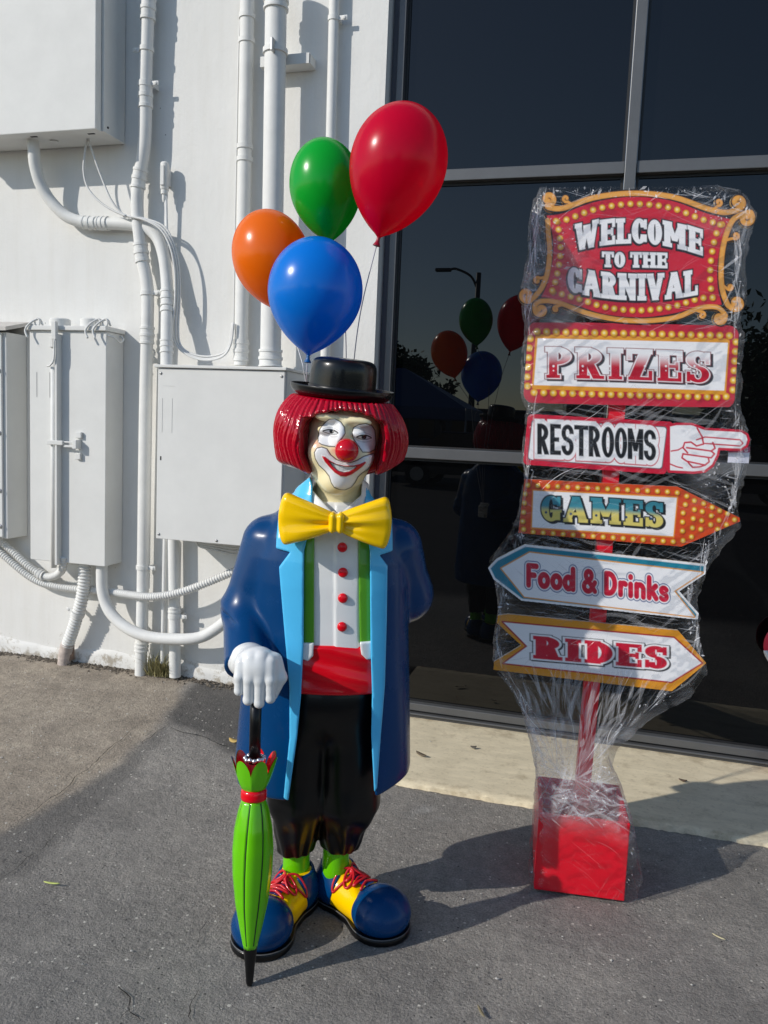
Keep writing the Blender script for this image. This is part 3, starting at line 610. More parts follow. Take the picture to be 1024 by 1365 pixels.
# steel strut behind the thick conduit
sw = [on_wall(347, 80, 0.085), on_wall(412, 79, 0.085)]
st = thing('wall_strut', 'short steel channel bracket behind the thickest conduit', 'bracket', sw[0])
z_ = (sw[0][2]+sw[1][2])/2
part('channel', MB().box((sw[0][0], 3.765, z_-0.024), (sw[1][0], 3.769, z_+0.024)).box((sw[0][0], 3.7695, z_+0.020), (sw[1][0], 3.846, z_+0.024)).box((sw[0][0], 3.7695, z_-0.024), (sw[1][0], 3.846, z_-0.020)), PAINT, st)
part('end_plate', MB().box((sw[1][0]+0.0005, 3.772, z_-0.022), (sw[1][0]+0.004, 3.846, z_+0.022)), PAINT, st)
part('clamp_bolt', MB().box((-0.006, -0.02, -0.03), (0.006, 0.02, 0.03), 0.003, None, on_wall(364, 60, 0.20)), STEEL, st)
# antenna-like sensor
sn = on_wall(219.5, 235, 0.05)
t = thing('sensor', 'small white capsule sensor on thin rod near the wavy conduit', 'sensor', sn)
part('housing', MB().box((-0.021, -0.02, -0.075), (0.021, 0.02, 0.075), 0.016, None, sn), PAINT, t, True, auto=50)
part('window', MB().box((-0.011, -0.027, -0.05), (0.011, -0.019, 0.05), 0.003, None, sn), PAINT, t)
part('gland', MB().lathe([(0.018, 0), (0.018, -0.02), (0.012, -0.022), (0.012, -0.045), (0.007, -0.06)], 14, None, sn+np.array([0, 0, -0.07])), PAINT, t, True, auto=40)
part('rod', MB().tube([on_wall(221, 258, 0.05), on_wall(224.5, 400, 0.03), on_wall(222, 500, 0.03)], 0.008, 8), PIPE, t, True)
part('wall_mount', MB().box((-0.012, 0.0, -0.04), (0.012, 0.048, 0.04), 0.002, None, sn), PAINT, t)
CABLE = mat('white_cable', (0.66, 0.66, 0.64), rough=0.5)
def cable(label, pts, off, r=0.0055):
    offs = np.broadcast_to(np.asarray(off, float), (len(pts),))
    P = np.array([on_wall(x, y, o) for (x, y), o in zip(pts, offs)])
    o = MB().tube(spline(P, 8), r, 8).build('cable', CABLE, None, True); tag(o, label, 'cable', 'thin cables on the wall'); return o
cable('thin cable looping out from the high cabinet onto the curved pipe', [(116, 186), (113, 205), (111.5, 228), (117, 250), (132, 268), (150, 280), (168, 288)], 0.11)
cable('thin cable dropping straight from the high cabinet to curved pipe', [(118, 186), (125, 208), (136, 238), (147, 264), (160, 282), (172, 289)], [0.11, 0.11, 0.10, 0.10, 0.09, 0.09])
for k, (dx, dy, o) in enumerate([(0, 0, 0.105), (3.2, 1, 0.095), (6, 3, 0.085)]):
    cable(['inner cable', 'middle cable', 'outer cable'][k]+' of the loop hanging between curved pipe and slim conduit',
          [(165, 287+dy*0.3), (192+dx*0.4, 293-dy*0.4), (214+dx, 306-dy), (227+dx, 330), (233+dx, 362), (233.5+dx, 400), (230+dx*1.3, 436), (234+dx, 458), (250+dx*0.3, 473-dy), (274, 480-dy*1.6), (297, 475-dy*1.3), (308-dx*0.4, 458), (311.5-dx*0.3, 430)], o)
cable('straight thin cable clipped along slim conduit', [(323, -20), (318.5, 60), (315.5, 200), (313, 330), (311.5, 440)], 0.045, 0.005)
for k in range(3):
    cable(['upper', 'middle', 'lower'][k]+' loose cable drooping under the wide plain cabinet', [(248+6*k, 716), (266, 724+2*k), (290, 728+3*k), (312, 731+4*k), (330, 730+4*k)], [0.12, 0.10, 0.09, 0.08, 0.08], 0.006)
# weed tuft growing between pipes
def tuft(c, label):
    V = []; F = []
    for i in range(230):
        b = np.array([c[0]+random.gauss(0, 0.035), c[1]+random.gauss(0, 0.02), c[2]-0.01]); a = random.uniform(0, 6.28); l = random.uniform(0.05, 0.17)
        lean = random.uniform(0.1, 0.75); d = np.array([math.cos(a)*lean, math.sin(a)*lean-0.1, 1]); d /= np.linalg.norm(d); w = np.array([-math.sin(a), math.cos(a), 0])*0.0022
        m_ = b+d*l*0.6; e = b+d*l+np.array([math.cos(a), math.sin(a), -0.9])*l*0.18; n = len(V)
        V += [b-w, b+w, m_+w*0.8, m_-w*0.8, e]; F += [[n, n+1, n+2, n+3], [n+3, n+2, n+4]]
    o = mk('weed_tuft', np.array(V), F, mat('dry_weed', (0.30, 0.27, 0.12), 0.8, var=0.4, vscale=40), None, False)
    tag(o, label, 'weed', kind='stuff')
c = on_wall(211.5, 897, 0.05); tuft(c, 'dry yellowish weed tuft growing between pipes at the wall foot')

# ================================================================== CLOWN STATUE
C0 = np.array([-0.76, 2.2, 0.0]); CTH = math.radians(16)
CEX = np.array([math.cos(CTH), math.sin(CTH), 0]); CEY = np.array([-math.sin(CTH), math.cos(CTH), 0])
def cl(px, py, yl=0.0):
    d = ray(px, py); P = CO+d*(((C0-CO)@CEY+yl)/(d@CEY))-C0; return np.array([P@CEX, P[2]])
def cpoly(pts, yl): return np.array([cl(a, b, yl) for a, b in pts])
def cl3(px, py, yl): a = cl(px, py, yl); return np.array([a[0], yl, a[1]])
def to_world(V): V = np.asarray(V, float); return C0+V[..., 0:1]*CEX+V[..., 1:2]*CEY+V[..., 2:3]*np.array([0, 0, 1.0])
clown = empty('clown_statue', C0, CTH)
tag(clown, 'glossy painted clown statue in navy tailcoat, black hat and yellow bow tie', 'statue')
NAVY = mat('navy_paint', lin(0, 58, 108), rough=0.26, coat=0.05, spec=0.24, var=0.09, vscale=7, bump=0.05, bscale=14, rvar=0.07); SKYB = gloss('sky_blue_paint', (82, 190, 240)); YEL = gloss('yellow_paint', (255, 204, 0))
REDP = gloss('red_paint', (222, 2, 26)); HAIRR = gloss('hair_red', (176, 0, 32), 0.2, 0.3); WHT = gloss('white_paint', (226, 227, 226), 0.3, 0.25)
GRN = gloss('suspender_green', (92, 158, 40)); LIME = gloss('lime_paint', (104, 196, 8)); BLK = gloss('black_paint', (6, 6, 8), 0.34, 0.12)
SILV = mat('silver_beads', (0.75, 0.75, 0.77), 0.25, metal=0.9)
def sdf_part(name, f, lo, hi, h, m, parent=clown, colors=None):
    V, F = snet(f, lo, hi, h)
    return mk(name, V, F, m, parent, True, colors(V) if colors else None)
# ---- trunk profile
Tz = np.array([.30, .36, .40, .50, .62, .75, .85, .95, 1.05, 1.12, 1.18, 1.225, 1.255, 1.28, 1.305, 1.34])
Ta = np.array([.225, .240, .250, .261, .256, .249, .242, .236, .233, .226, .208, .180, .152, .126, .104, .090])
Tb = np.array([.150, .165, .172, .178, .175, .169, .164, .160, .157, .152, .143, .132, .121, .112, .103, .093])
from_z = lambda z, A: np.interp(z, Tz, A)
def trunk(x, y, z):
    a = from_z(z, Ta); b = from_z(z, Tb); p = 2.35
    k = ((np.abs(x+0.004)/a)**p+(np.abs(y)/b)**p)**(1/p)
    return (k-1)*b*0.92
def edge_fn(pts, yl=-0.15):
    E = cpoly(pts, yl); o = np.argsort(E[:, 1]); return lambda z: np.interp(z, E[o, 1], E[o, 0])
XL = edge_fn([(416, 640), (414, 690), (404, 735), (404, 860), (401, 925), (396, 980), (385, 1063)])
XR = edge_fn([(484, 640), (487, 690), (494, 735), (495, 860), (497, 925), (496, 980), (500, 1058)])
def sleeve_l(x, y, z):
    d = cone(x, y, z, (-.184, .0, 1.148), (-.247, -.012, .95), .083, .069)
    d = smin(d, cone(x, y, z, (-.247, -.012, .95), (-.212, -.175, .825), .069, .066), .03)
    n = np.array([.28, -.80, -.53]); n /= np.linalg.norm(n)
    d = smax(d, (x+.218)*n[0]+(y+.172)*n[1]+(z-.828)*n[2], .01)
    fold = .012*np.exp(-((z-.955-.25*(y+.03))/.006)**2)*np.clip(1-np.abs(x+.285)/.04, 0, 1)*(y < .03)
    return d+fold-.003*np.exp(-((z-.975-.25*(y+.03))/.012)**2)*np.clip((-x-.24)/.05, 0, 1)
def sleeve_r(x, y, z):
    d = cone(x, y, z, (.180, .01, 1.150), (.222, .07, .998), .084, .080)
    d = smin(d, cone(x, y, z, (.222, .07, .998), (.09, .205, .955), .078, .062), .035)
    return d
def coat(x, y, z):
    o = trunk(x, y, z)
    o = o-.004*np.sin(x*46+1.3)*np.clip((.72-z)/.4, 0, 1)*np.clip(np.abs(x)/.2-.35, 0, 1)
    d = np.maximum(o, -(o+.022))
    d = smax(d, -np.maximum(np.maximum(XL(z)-x, x-XR(z)), y+.02), .010)
    d = smin(d, smin(sleeve_l(x, y, z), sleeve_r(x, y, z), .001), .018)
    hem = .432+.55*(y+.16)*0-.10*np.clip(y+.16, 0, .2)+.38*np.maximum(0, x-.12)
    d = smax(d, hem-z, .014)
    return smax(d, z-1.318, .006)
sdf_part('coat', coat, (-.37, -.27, .34), (.34, .30, 1.34), .0062, NAVY)
def front_patch(poly_px, proud, inner, yl=-0.155, base=trunk):
    P = cpoly(poly_px, yl)
    def f(x, y, z):
        o = base(x, y, z); d = smax(o-proud, -(o+inner), .002)
        return smax(smax(d, poly_sd(x, z, P), .004), y+.03, .004)
    return P, f
def patch_part(name, poly_px, proud, inner, m, h=.004, yl=-0.155, parent=clown):
    P, f = front_patch(poly_px, proud, inner, yl); a = P.min(0)-.02; b = P.max(0)+.02
    return sdf_part(name, f, (a[0], -.22, a[1]), (b[0], .0, b[1]), h, m, parent)
patch_part('lapel', [(410, 638), (392, 652), (374, 668), (367, 690), (366, 733), (386, 737), (371, 757), (378, 830), (386.5, 915), (387, 980), (379, 1060), (385.5, 1063), (397, 980), (402, 925), (405, 860), (405, 735), (415, 690), (414, 650)], .009, .012, SKYB)
patch_part('lapel', [(489, 642), (503, 652), (518, 668), (524, 690), (524, 738), (506, 742), (517, 757), (516, 830), (513.5, 915), (508, 980), (503, 1050), (499, 1056), (495, 980), (496, 925), (494, 860), (493, 735), (485, 690), (486, 655)], .009, .012, SKYB)
for px in ((366, 746), (521, 748)):                                   # lapel notch lip
    c = cl3(px[0], px[1], -.15); s = 1 if px[0] < 450 else -1
# ---- shirt, braces, cummerbund
plk = cpoly([(446.5, 640), (478, 640), (478, 880), (446.5, 880)], -.145)
def shirt(x, y, z):
    o = trunk(x, y, z)+.016-.004*sstep(.004, -.003, poly_sd(x, z, plk))
    o = o+.0018*np.sin(z*70+x*9)*sstep(.90, .82, z)
    return smax(smax(o, .76-z, .01), z-1.285, .01)
sdf_part('shirt', shirt, (-.2, -.2, .74), (.22, .19, 1.31), .005, WHT)
col_l = cpoly([(402, 646), (414, 631), (414.5, 653), (443, 680), (438, 687), (402, 668)], -.10); col_r = cpoly([(491, 648), (482, 640), (481, 661), (457, 681), (463, 688), (492, 670)], -.10)
def collar(P):
    def f(x, y, z):
        k = cone(x, y, z, (.008, .005, 1.365), (.004, -.012, 1.20), .080, .142)
        return smax(smax(smax(k-.004, -(k+.009), .003), poly_sd(x, z, P), .004), y+.0, .004)
    a = P.min(0)-.015; b = P.max(0)+.015
    sdf_part('shirt_collar', f, (a[0], -.2, a[1]), (b[0], .02, b[1]), .0035, WHT)
collar(col_l); collar(col_r)
patch_part('brace', [(404.5, 715), (418, 715), (418.5, 860), (404.5, 860)], -.008, .024, GRN)
patch_part('brace', [(477, 715), (494.5, 715), (495, 860), (479.5, 860)], -.008, .024, GRN)
patch_part('brace_tab', [(402.5, 857), (418.5, 857), (417.5, 874), (411, 881), (402.5, 878)], -.001, .02, WHT)
patch_part('brace_tab', [(479.5, 857), (496, 857), (496, 880), (489, 881), (481.5, 873)], -.001, .02, WHT)
czt = cl(450, 862, -.15)[1]; czb = cl(450, 927, -.15)[1]
def cummer(x, y, z):
    o = trunk(x, y, z)+.009-.0022*np.sin((z+.25*x)*95)
    return smax(smax(o, z-czt-.02*np.maximum(0, .05-abs(x-.03)), .01), czb-z, .01)
sdf_part('cummerbund', cummer, (-.23, -.2, .64), (.24, .17, .91), .005, REDP)
def front_y(x, z, off):
    lo, hi = -.25, 0.0
    for _ in range(40):
        m_ = (lo+hi)/2
        if trunk(np.array(x), np.array(m_), np.array(z))+off > 0: lo = m_
        else: hi = m_
    return lo
for q in ((456, 731), (457, 764), (457, 798), (456, 836)):
    x, z = cl(q[0], q[1], -.15); y = front_y(x, z, .012)
    MB().lathe([(0, .009), (.009, .0085), (.0125, .006), (.0138, .002), (.0138, -.004)][::-1], 28, rotm('X', math.pi/2), (x, y, z)).build('button', REDP, clown, True)
# ---- trousers, socks
def trousers(x, y, z):
    def leg(x0, x1, y1, s):
        d = cone(x, y, z, (x0*.95, 0, .72), (x0, .0, .37), .098, .091)
        return smin(d, cone(x, y, z, (x0, .0, .37), (x1, y1, .20), .089, .057), .03)
    l = leg(-.076, -.082, .02, 1); r = leg(.076, .050, .03, -1)
    d = smin(l, r, .012); d = smin(d, ell(x, y, z, (0, .0, .70), (.185, .135, .14)), .05)
    w = sstep(.45, .3, z)
    d = d-.0022*w*np.sin(z*55+5*np.abs(x)*9)*np.sin(x*34+1)-.003*w*np.sin(np.arctan2(y, np.abs(x)-.07)*7)
    hem = np.where(x < -.017, .186+.10*(x+.08), .200-.06*(x-.05))
    d = smax(d, hem-z, .008)
    return smax(d, z-.79, .01)
sdf_part('trousers', trousers, (-.22, -.17, .16), (.22, .16, .82), .0055, BLK)
ANK = [(-.079, .028), (.043, .040)]
for (ax0, ay0), hh in zip(ANK, (.21, .23)):
    MB().lathe([(.0, .07), (.043, .07), (.0425, .12), (.0415, .17), (.042, hh), (0, hh)], 32, None, (ax0, ay0, 0)).build('sock', LIME, clown, True)
# ---- shoes
LACE = mat('red_lace', lin(200, 12, 30), 0.45, coat=0.2)
def shoe(heel, ang, label):
    R = rotm('Z', ang); root = empty('shoe', (heel[0], heel[1], 0), ang, clown)
    toe = lambda x, y, z: ell(x, y, z, (.252, 0, .058), (.088, .086, .067))
    def body(x, y, z):
        d = cone(x, y*.95, z, (.055, 0, .062), (.215, 0, .05), .058, .064)
        d = smin(d, cone(x, y, z, (.052, 0, .06), (.060, 0, .150), .056, .047), .03)
        d = smin(d, toe(x, y, z)+.006, .03)
        return smax(d, .018-z, .006)
    def collar_cut(d, x, y, z): return smax(d, z-.128-.10*np.maximum(0, .06-x)*2+.25*np.maximum(0, x-.09), .006)
    fl = lambda d, z: smax(d, .019-z, .006)
    # everything of the shoe is child of the shoe part
    sdf_part('vamp', lambda x, y, z: smax(collar_cut(body(x, y, z), x, y, z), .03-x, .01), (-.03, -.12, 0), (.36, .12, .2), .0042, YEL, root)
    sdf_part('toe_cap', lambda x, y, z: fl(toe(x, y, z)-.0035, z), (.13, -.11, 0), (.36, .11, .15), .0042, NAVY, root)
    bnd = lambda x, y, z: x-.088-.28*np.abs(y)-.25*(z-.08)
    sdf_part('quarter', lambda x, y, z: smax(smax(fl(collar_cut(body(x, y, z)-.004, x, y, z), z), -(body(x, y, z)+.006)*(z > .09)-1*(z <= .09), .003), bnd(x, y, z), .006), (-.03, -.12, 0), (.2, .12, .2), .0042, NAVY, root)
    f2 = lambda x, y: smin(smin(np.hypot(x-.252, y)-.093, np.hypot(x-.05, y)-.064, .02), cone(x, y, 0*x, (.05, 0, 0), (.25, 0, 0), .058, .074), .03)
    sdf_part('sole', lambda x, y, z: smax(smax(f2(x, y)+.003, z-.021, .004), .0005-z, .003), (-.06, -.13, -.01), (.38, .13, .05), .005, BLK, root)
    out = []
    for a in np.linspace(0, 2*math.pi, 90, endpoint=False):                  # pale welt line round the toe
        lo_, hi_ = 0.0, .4
        for _ in range(30):
            m_ = (lo_+hi_)/2
            if f2(np.array(.18+m_*math.cos(a)), np.array(m_*math.sin(a)*1.0)) > 0: hi_ = m_
            else: lo_ = m_
        out.append((.18+(lo_-.005)*math.cos(a), (lo_-.005)*math.sin(a), .0222))
    MB().tube(out, .0018, 6, closed=True).build('welt', mat('welt_grey', (0.10, 0.10, 0.10), 0.4), root, True)
    def top(x, y):
        lo_, hi_ = .03, .17
        for _ in range(30):
            m_ = (lo_+hi_)/2
            if body(np.array(x), np.array(y), np.array(m_)) < 0: lo_ = m_
            else: hi_ = m_
        return lo_
    ts = np.linspace(.122, .205, 12); V = []
    for q in ts: V += [(q, v_, top(q, v_)+.0035) for v_ in (-.017, 0, .017)]
    MB().add(V, [[3*i+j, 3*i+3+j, 3*i+4+j, 3*i+1+j] for i in range(11) for j in (0, 1)]).build('tongue', NAVY, root, True)
    for k, q in enumerate((.142, .158, .174, .190)):
        MB().tube([(q-.004+.012*abs(v_)/.036*(1 if k % 2 else -.3), v_, top(q, v_)+.006) for v_ in np.linspace(-.036, .036, 9)], .0042, 8).build('lace', LACE, root, True)
    kx = .126; kz = top(kx, 0)+.009
    MB().lathe([(0, -.010), (.009, -.007), (.012, 0), (.009, .007), (0, .010)], 14, None, (kx, 0, kz)).build('lace_knot', LACE, root, True)
    for s in (-1, 1):
        for (wid, drop, fw) in ((.060, .6, -.02), (.046, .45, .02)):
            P = []
            for a in np.linspace(0, 2*math.pi, 26, endpoint=False):
                v_ = s*(wid*(1-math.cos(a))/2*1.0+.002); q = kx+.016*math.sin(a)+fw*(1-math.cos(a))/2
                P.append((q, v_, top(q, v_)+.0065+.012*max(0, 1-abs(v_)/.02)))
            MB().tube(P, .0038, 7, closed=True).build('lace_loop', LACE, root, True)
    return root
hl = (-.052, .072); shoe(hl, math.atan2(-.237, -.106), '')
hr = (.006, .098); shoe(hr, math.atan2(-.180, .189), '')
# ---- bow tie
bc = cl3(449, 696, -.205)
def bow(x, y, z):
    out = None
    for s, L_ in ((-1, .146), (1, .136)):
        u = s*(x-bc[0]); t_ = np.clip(u/L_, 0, 1); v = (z-bc[2])-.002*t_
        h_ = .021+.053*t_**.85; y0 = bc[1]+.030*t_*t_-.010*t_
        ang = v/(np.maximum(u, 0)+.035)
        tau = .017+.015*t_+(.0045*np.sin(ang*11+s)+.0025*np.sin(ang*23))*np.clip(1.25-t_, 0, 1)
        d = smax(smax(smax(np.abs(v)-h_, np.abs(y-y0)-tau, .024), u-L_-.012*np.cos(v*22), .018), -u-.01, .004)
        d = d+.006*np.exp(-((v+.25*h_)/.008)**2)*np.exp(-((t_-.25)/.22)**2)
        out = d if out is None else np.minimum(out, d)
    return out
sdf_part('bow_tie', bow, (bc[0]-.17, -.28, bc[2]-.10), (bc[0]+.17, -.10, bc[2]+.10), .0038, YEL)
sdf_part('bow_knot', lambda x, y, z: rbox(x, y, z, (bc[0], bc[1]-.004, bc[2]), (.0235, .027, .026), .011)+.0025*np.cos((x-bc[0])*290), (bc[0]-.04, -.26, bc[2]-.04), (bc[0]+.04, -.15, bc[2]+.04), .003, YEL)
# ---- head
HC = np.array([.018, -.044, 1.452]); hroll = .085
def hcoord(x, y, z):
    c, s = math.cos(hroll), math.sin(hroll); X = x-HC[0]+.0*z; Z = z-HC[2]
    return c*X-s*Z, y-HC[1], s*X+c*Z
fpx = lambda P: [(390+a/6.827, 520+b/6.827) for a, b in P]
FY = -.150
eyeL = cpoly(fpx([(238, 470), (234, 420), (250, 360), (290, 302), (340, 270), (390, 266), (440, 292), (474, 340), (480, 392), (456, 432), (420, 466), (396, 510), (340, 510), (270, 492)]), FY)
eyeR = cpoly(fpx([(547, 385), (558, 342), (608, 316), (668, 308), (720, 325), (746, 368), (753, 430), (756, 500), (746, 546), (700, 563), (640, 560), (600, 500), (556, 440)]), FY)
muz = cpoly(fpx([(204, 570), (225, 530), (270, 520), (315, 536), (350, 590), (400, 632), (460, 655), (530, 662), (590, 640), (650, 605), (700, 590), (738, 588), (747, 620), (725, 680), (690, 722), (630, 757), (592, 792), (566, 842), (530, 886), (480, 904), (430, 899), (385, 880), (360, 842), (340, 780), (300, 732), (245, 682), (212, 622)]), FY)
lips = cpoly(fpx([(270, 597), (300, 603), (345, 638), (400, 668), (470, 684), (560, 684), (620, 667), (662, 648), (670, 660), (640, 692), (590, 732), (540, 767), (490, 785), (440, 779), (388, 747), (338, 697), (298, 650)]), FY)
teeth = cpoly(fpx([(338, 646), (400, 674), (470, 691), (540, 694), (588, 690), (558, 716), (520, 737), (470, 746), (420, 731), (372, 692)]), FY)
nosec = cl3(462.3, 600.5, -.186)
def head(x, y, z):
    X, Y, Z = hcoord(x, y, z)
    d = ell(X, Y, Z, (0, .016, .045), (.104, .114, .125))
    d = smin(d, ell(X, Y, Z, (0, -.032, -.045), (.086, .088, .098)), .05)
    d = smin(d, ell(X, Y, Z, (0, -.088, -.112), (.034, .030, .026)), .04)
    for s in (-1, 1):
        d = smin(d, ell(X, Y, Z, (s*.052, -.090, -.030), (.032, .026, .034)), .03)
        d = smin(d, ell(X, Y, Z, (s*.042, -.108, .066), (.036, .016, .012)), .025)
        d = smax(d, -ell(X, Y, Z, (s*.043, -.140, .036), (.028, .020, .016)), .022)
        d = smin(d, ell(X, Y, Z, (s*.044, -.098, .031), (.022, .019, .013)), .008)
    d = smin(d, ell(X, Y, Z, (0, -.112, .012), (.018, .028, .035)), .02)
    fm = (y < -.05)
    d = d-.0035*sstep(.003, -.004, poly_sd(x, z, muz))*fm-.0012*sstep(.001, -.002, np.minimum(poly_sd(x, z, eyeL), poly_sd(x, z, eyeR)))*fm
    d = d-.0045*sstep(.002, -.003, poly_sd(x, z, lips))*fm+.0075*sstep(.0015, -.002, poly_sd(x, z, teeth))*fm
    nk = cone(x, y, z, (.014, -.012, 1.40), (.006, .0, 1.22), .068, .082)
    return smax(smin(d, nk, .028), 1.235-z, .01)
def head_colors(V):
    x, y, z = V.T; skin = np.array(lin(243, 230, 186)); col = np.tile(skin, (len(V), 1))
    face = y < -.045
    def put(mask, c, a=1.0):
        m_ = (np.clip(mask, 0, 1)*a*face)[:, None]; col[:] = col*(1-m_)+np.array(c)*m_
    white = lin(232, 232, 232); ink = lin(40, 36, 40); e = .0009
    for cxp, cyp, r_ in ((212, 490, .026), (748, 572, .022), (380, 545, .015)):
        c = cl(390+cxp/6.827, 520+cyp/6.827, FY); put(np.clip(1-np.hypot(x-c[0], z-c[1])/r_, 0, 1)**1.2, lin(226, 128, 110), .7)
    for P in (eyeL, eyeR, muz):
        sd = poly_sd(x, z, P); put(sstep(.0030, .0016, sd), ink, .9); put(sstep(.0006, -.0012, sd), white)
    sd = poly_sd(x, z, lips); put(sstep(e, -e, sd), lin(196, 6, 30))
    sd = poly_sd(x, z, teeth); put(sstep(.0016, .0, sd), lin(60, 8, 12)); put(sstep(.0, -.0016, sd), lin(236, 234, 228))
    tl = cpoly(fpx([(395, 676), (432, 690), (470, 694), (508, 698), (545, 696)]), FY)
    for q in tl: put(sstep(.0008, .0, np.abs(x-q[0]-.12*(z-q[1])))*sstep(.0, -.0015, poly_sd(x, z, teeth)), lin(150, 148, 145), .6)
    for al, ar, ic, up in (((276, 374), (427, 396), (360, 373), 1), ((582, 429), (720, 439), (650, 427), 1)):
        a = cl(390+al[0]/6.827, 520+al[1]/6.827, FY); b = cl(390+ar[0]/6.827, 520+ar[1]/6.827, FY); i_ = cl(390+ic[0]/6.827, 520+ic[1]/6.827, FY)
        w = b-a; L_ = np.linalg.norm(w); w = w/L_; n_ = np.array([-w[1], w[0]])
        u = (x-a[0])*w[0]+(z-a[1])*w[1]; v = (x-a[0])*n_[0]+(z-a[1])*n_[1]; t_ = np.clip(u/L_, 0, 1); inside = (u > 0) & (u < L_)
        hu = .0072*np.sin(math.pi*t_)**.8; hd = -.0045*np.sin(math.pi*t_)
        ball = inside & (v < hu) & (v > hd)
        put(ball*1.0, lin(214, 216, 216)); put(ball*sstep(.0072, .0058, np.hypot(x-i_[0], z-i_[1])), lin(30, 20, 16)); put(ball*sstep(.003, .0022, np.hypot(x-i_[0], z-i_[1])), lin(5, 5, 6))
        put(inside*sstep(.0026, .0010, np.abs(v-hu)), lin(14, 12, 14)); put(inside*sstep(.0017, .0006, np.abs(v-hd)), lin(70, 60, 60), .8)
        put(inside*sstep(.0016, .0004, np.abs(v-hu-.006)), lin(150, 148, 150), .5); put(inside*sstep(.003, .0004, np.abs(v-hd+.007)), lin(160, 158, 160), .4)
    return col
HEADM = mat('face_paint', rough=0.3, coat=0.25, attr=True, bump=0.04, bscale=16)
def split_quads(V, F, k=3):
    sel = V[F].mean(1)[:, 1] < -.075; keep, Q = F[~sel], V[F[sel]]; g = np.arange(k+1)/k; W2 = []
    for a in g:
        for b in g: W2.append(Q[:, 0]*(1-a)*(1-b)+Q[:, 1]*a*(1-b)+Q[:, 2]*a*b+Q[:, 3]*(1-a)*b)
    P = np.stack(W2, 1); m_ = len(P); idx = np.arange(m_*(k+1)**2).reshape(m_, k+1, k+1)
    nf = np.stack([idx[:, :-1, :-1], idx[:, 1:, :-1], idx[:, 1:, 1:], idx[:, :-1, 1:]], -1).reshape(-1, 4)+len(V)
    A = np.concatenate([V, P.reshape(-1, 3)]); F2 = np.concatenate([keep, nf]); _, first, inv = np.unique(np.round(A*2e5).astype(np.int64), axis=0, return_index=True, return_inverse=True)
    return A[first], inv.reshape(-1)[F2]
hV, hF = split_quads(*snet(head, (-.12, -.21, 1.22), (.15, .12, 1.63), .0024)); mk('head', hV, hF, HEADM, clown, True, head_colors(hV))
MB().lathe([(.0325*math.sin(a), .0325*math.cos(a)) for a in np.linspace(0, math.pi, 24)], 40, None, nosec).build('nose', gloss('nose_red', (196, 4, 26), 0.12, 0.6), clown, True)
# ---- hair
opn = cpoly([(414, 700), (415, 628), (408, 605), (408, 575), (411, 562), (420, 554), (440, 549), (458, 547.5), (478, 550), (496, 556), (507, 566), (510, 585), (507, 612), (499, 634), (496, 700)], -.14)
HS = np.random.default_rng(3).random(64)
def hair(x, y, z):
    X = x-.010; Y = y+.020; Z = z-1.457
    k = ((np.abs(X)/.190)**2.05+(np.abs(Y)/.176)**2.05+(np.abs(Z-.004)/.168)**2.05)**(1/2.05)
    d = (k-1)*.165
    phi = np.arctan2(X, -Y); sw = phi+np.sign(X)*np.clip(np.abs(X)-.05, 0, 1)*(Z-.03)*9.0+.015*np.sin(Z*60+phi*5)
    ph = sw*32.0+.6*np.sin(sw*6.3)+.4*np.sin(sw*13.7+1)
    d = d-.0060*(np.abs(np.sin(ph))**.7-.5)-.002*(np.abs(np.sin(ph*2.5+.7))-.5)
    d = d+.004*np.sin(Z*26+phi*3)*np.clip(np.abs(X)/.1-.4, 0, 1)
    bot = 1.362+.005*np.sin(phi*5)+.30*np.clip(np.abs(X)-.075, 0, 1)
    d = smax(d, bot-z, .014)
    cut = np.maximum(poly_sd(x, z, opn)-.0015*np.sin(ph)-.20*np.clip(-y-.10, 0, 1)*(z < 1.52), y+.012)
    d = smax(d, -cut, .010)
    lim = hc[2]-.010-.068*(x-hc[0])+.085*(y+.005)+.6*np.clip(np.hypot(x-hc[0], (y+.005)/1.06)-.150, 0, 1)
    return smax(d, z-lim, .004)
hc = cl3(455.5, 526, .0)
sdf_part('hair', hair, (-.2, -.2, 1.34), (.22, .19, 1.65), .0030, HAIRR)
# ---- hat
Rh = rotm('Y', .068) @ rotm('X', .085)
hp = [(0, .112), (.045, .1115), (.075, .108), (.088, .100), (.0935, .086), (.0955, .060), (.0965, .030), (.0985, .012), (.104, .006), (.118, .005), (.134, .010), (.1435, .019), (.1475, .027), (.1500, .027), (.1490, .018), (.141, .006), (.125, -.002), (.108, -.006), (.094, -.006), (.092, .03), (0, .06)]
hpp = spline(np.array([(a, b, 0) for a, b in hp]), 4)[:, :2]; hpp[:, 0] = np.maximum(hpp[:, 0], 0)
def oval(V): V = V.copy(); V[:, 2] += .10*np.abs(V[:, 0])*np.clip(np.hypot(V[:, 0], V[:, 1])/.1-1, 0, 1)*.3; V[:, 1] *= 1.06; return V
MB().lathe(hpp, 72, Rh, (hc[0], -.005, hc[2]-.008), oval).build('hat', gloss('hat_black', (10, 11, 13), 0.3, 0.2), clown, True)
bandR = MB().lathe([(.0985, .010), (.0995, .012), (.0985, .030), (.0972, .031)], 72, Rh, (hc[0], -.005, hc[2]-.008), oval).build('hat_band', gloss('hat_band_black', (6, 6, 7), 0.35, 0.1), clown, True)
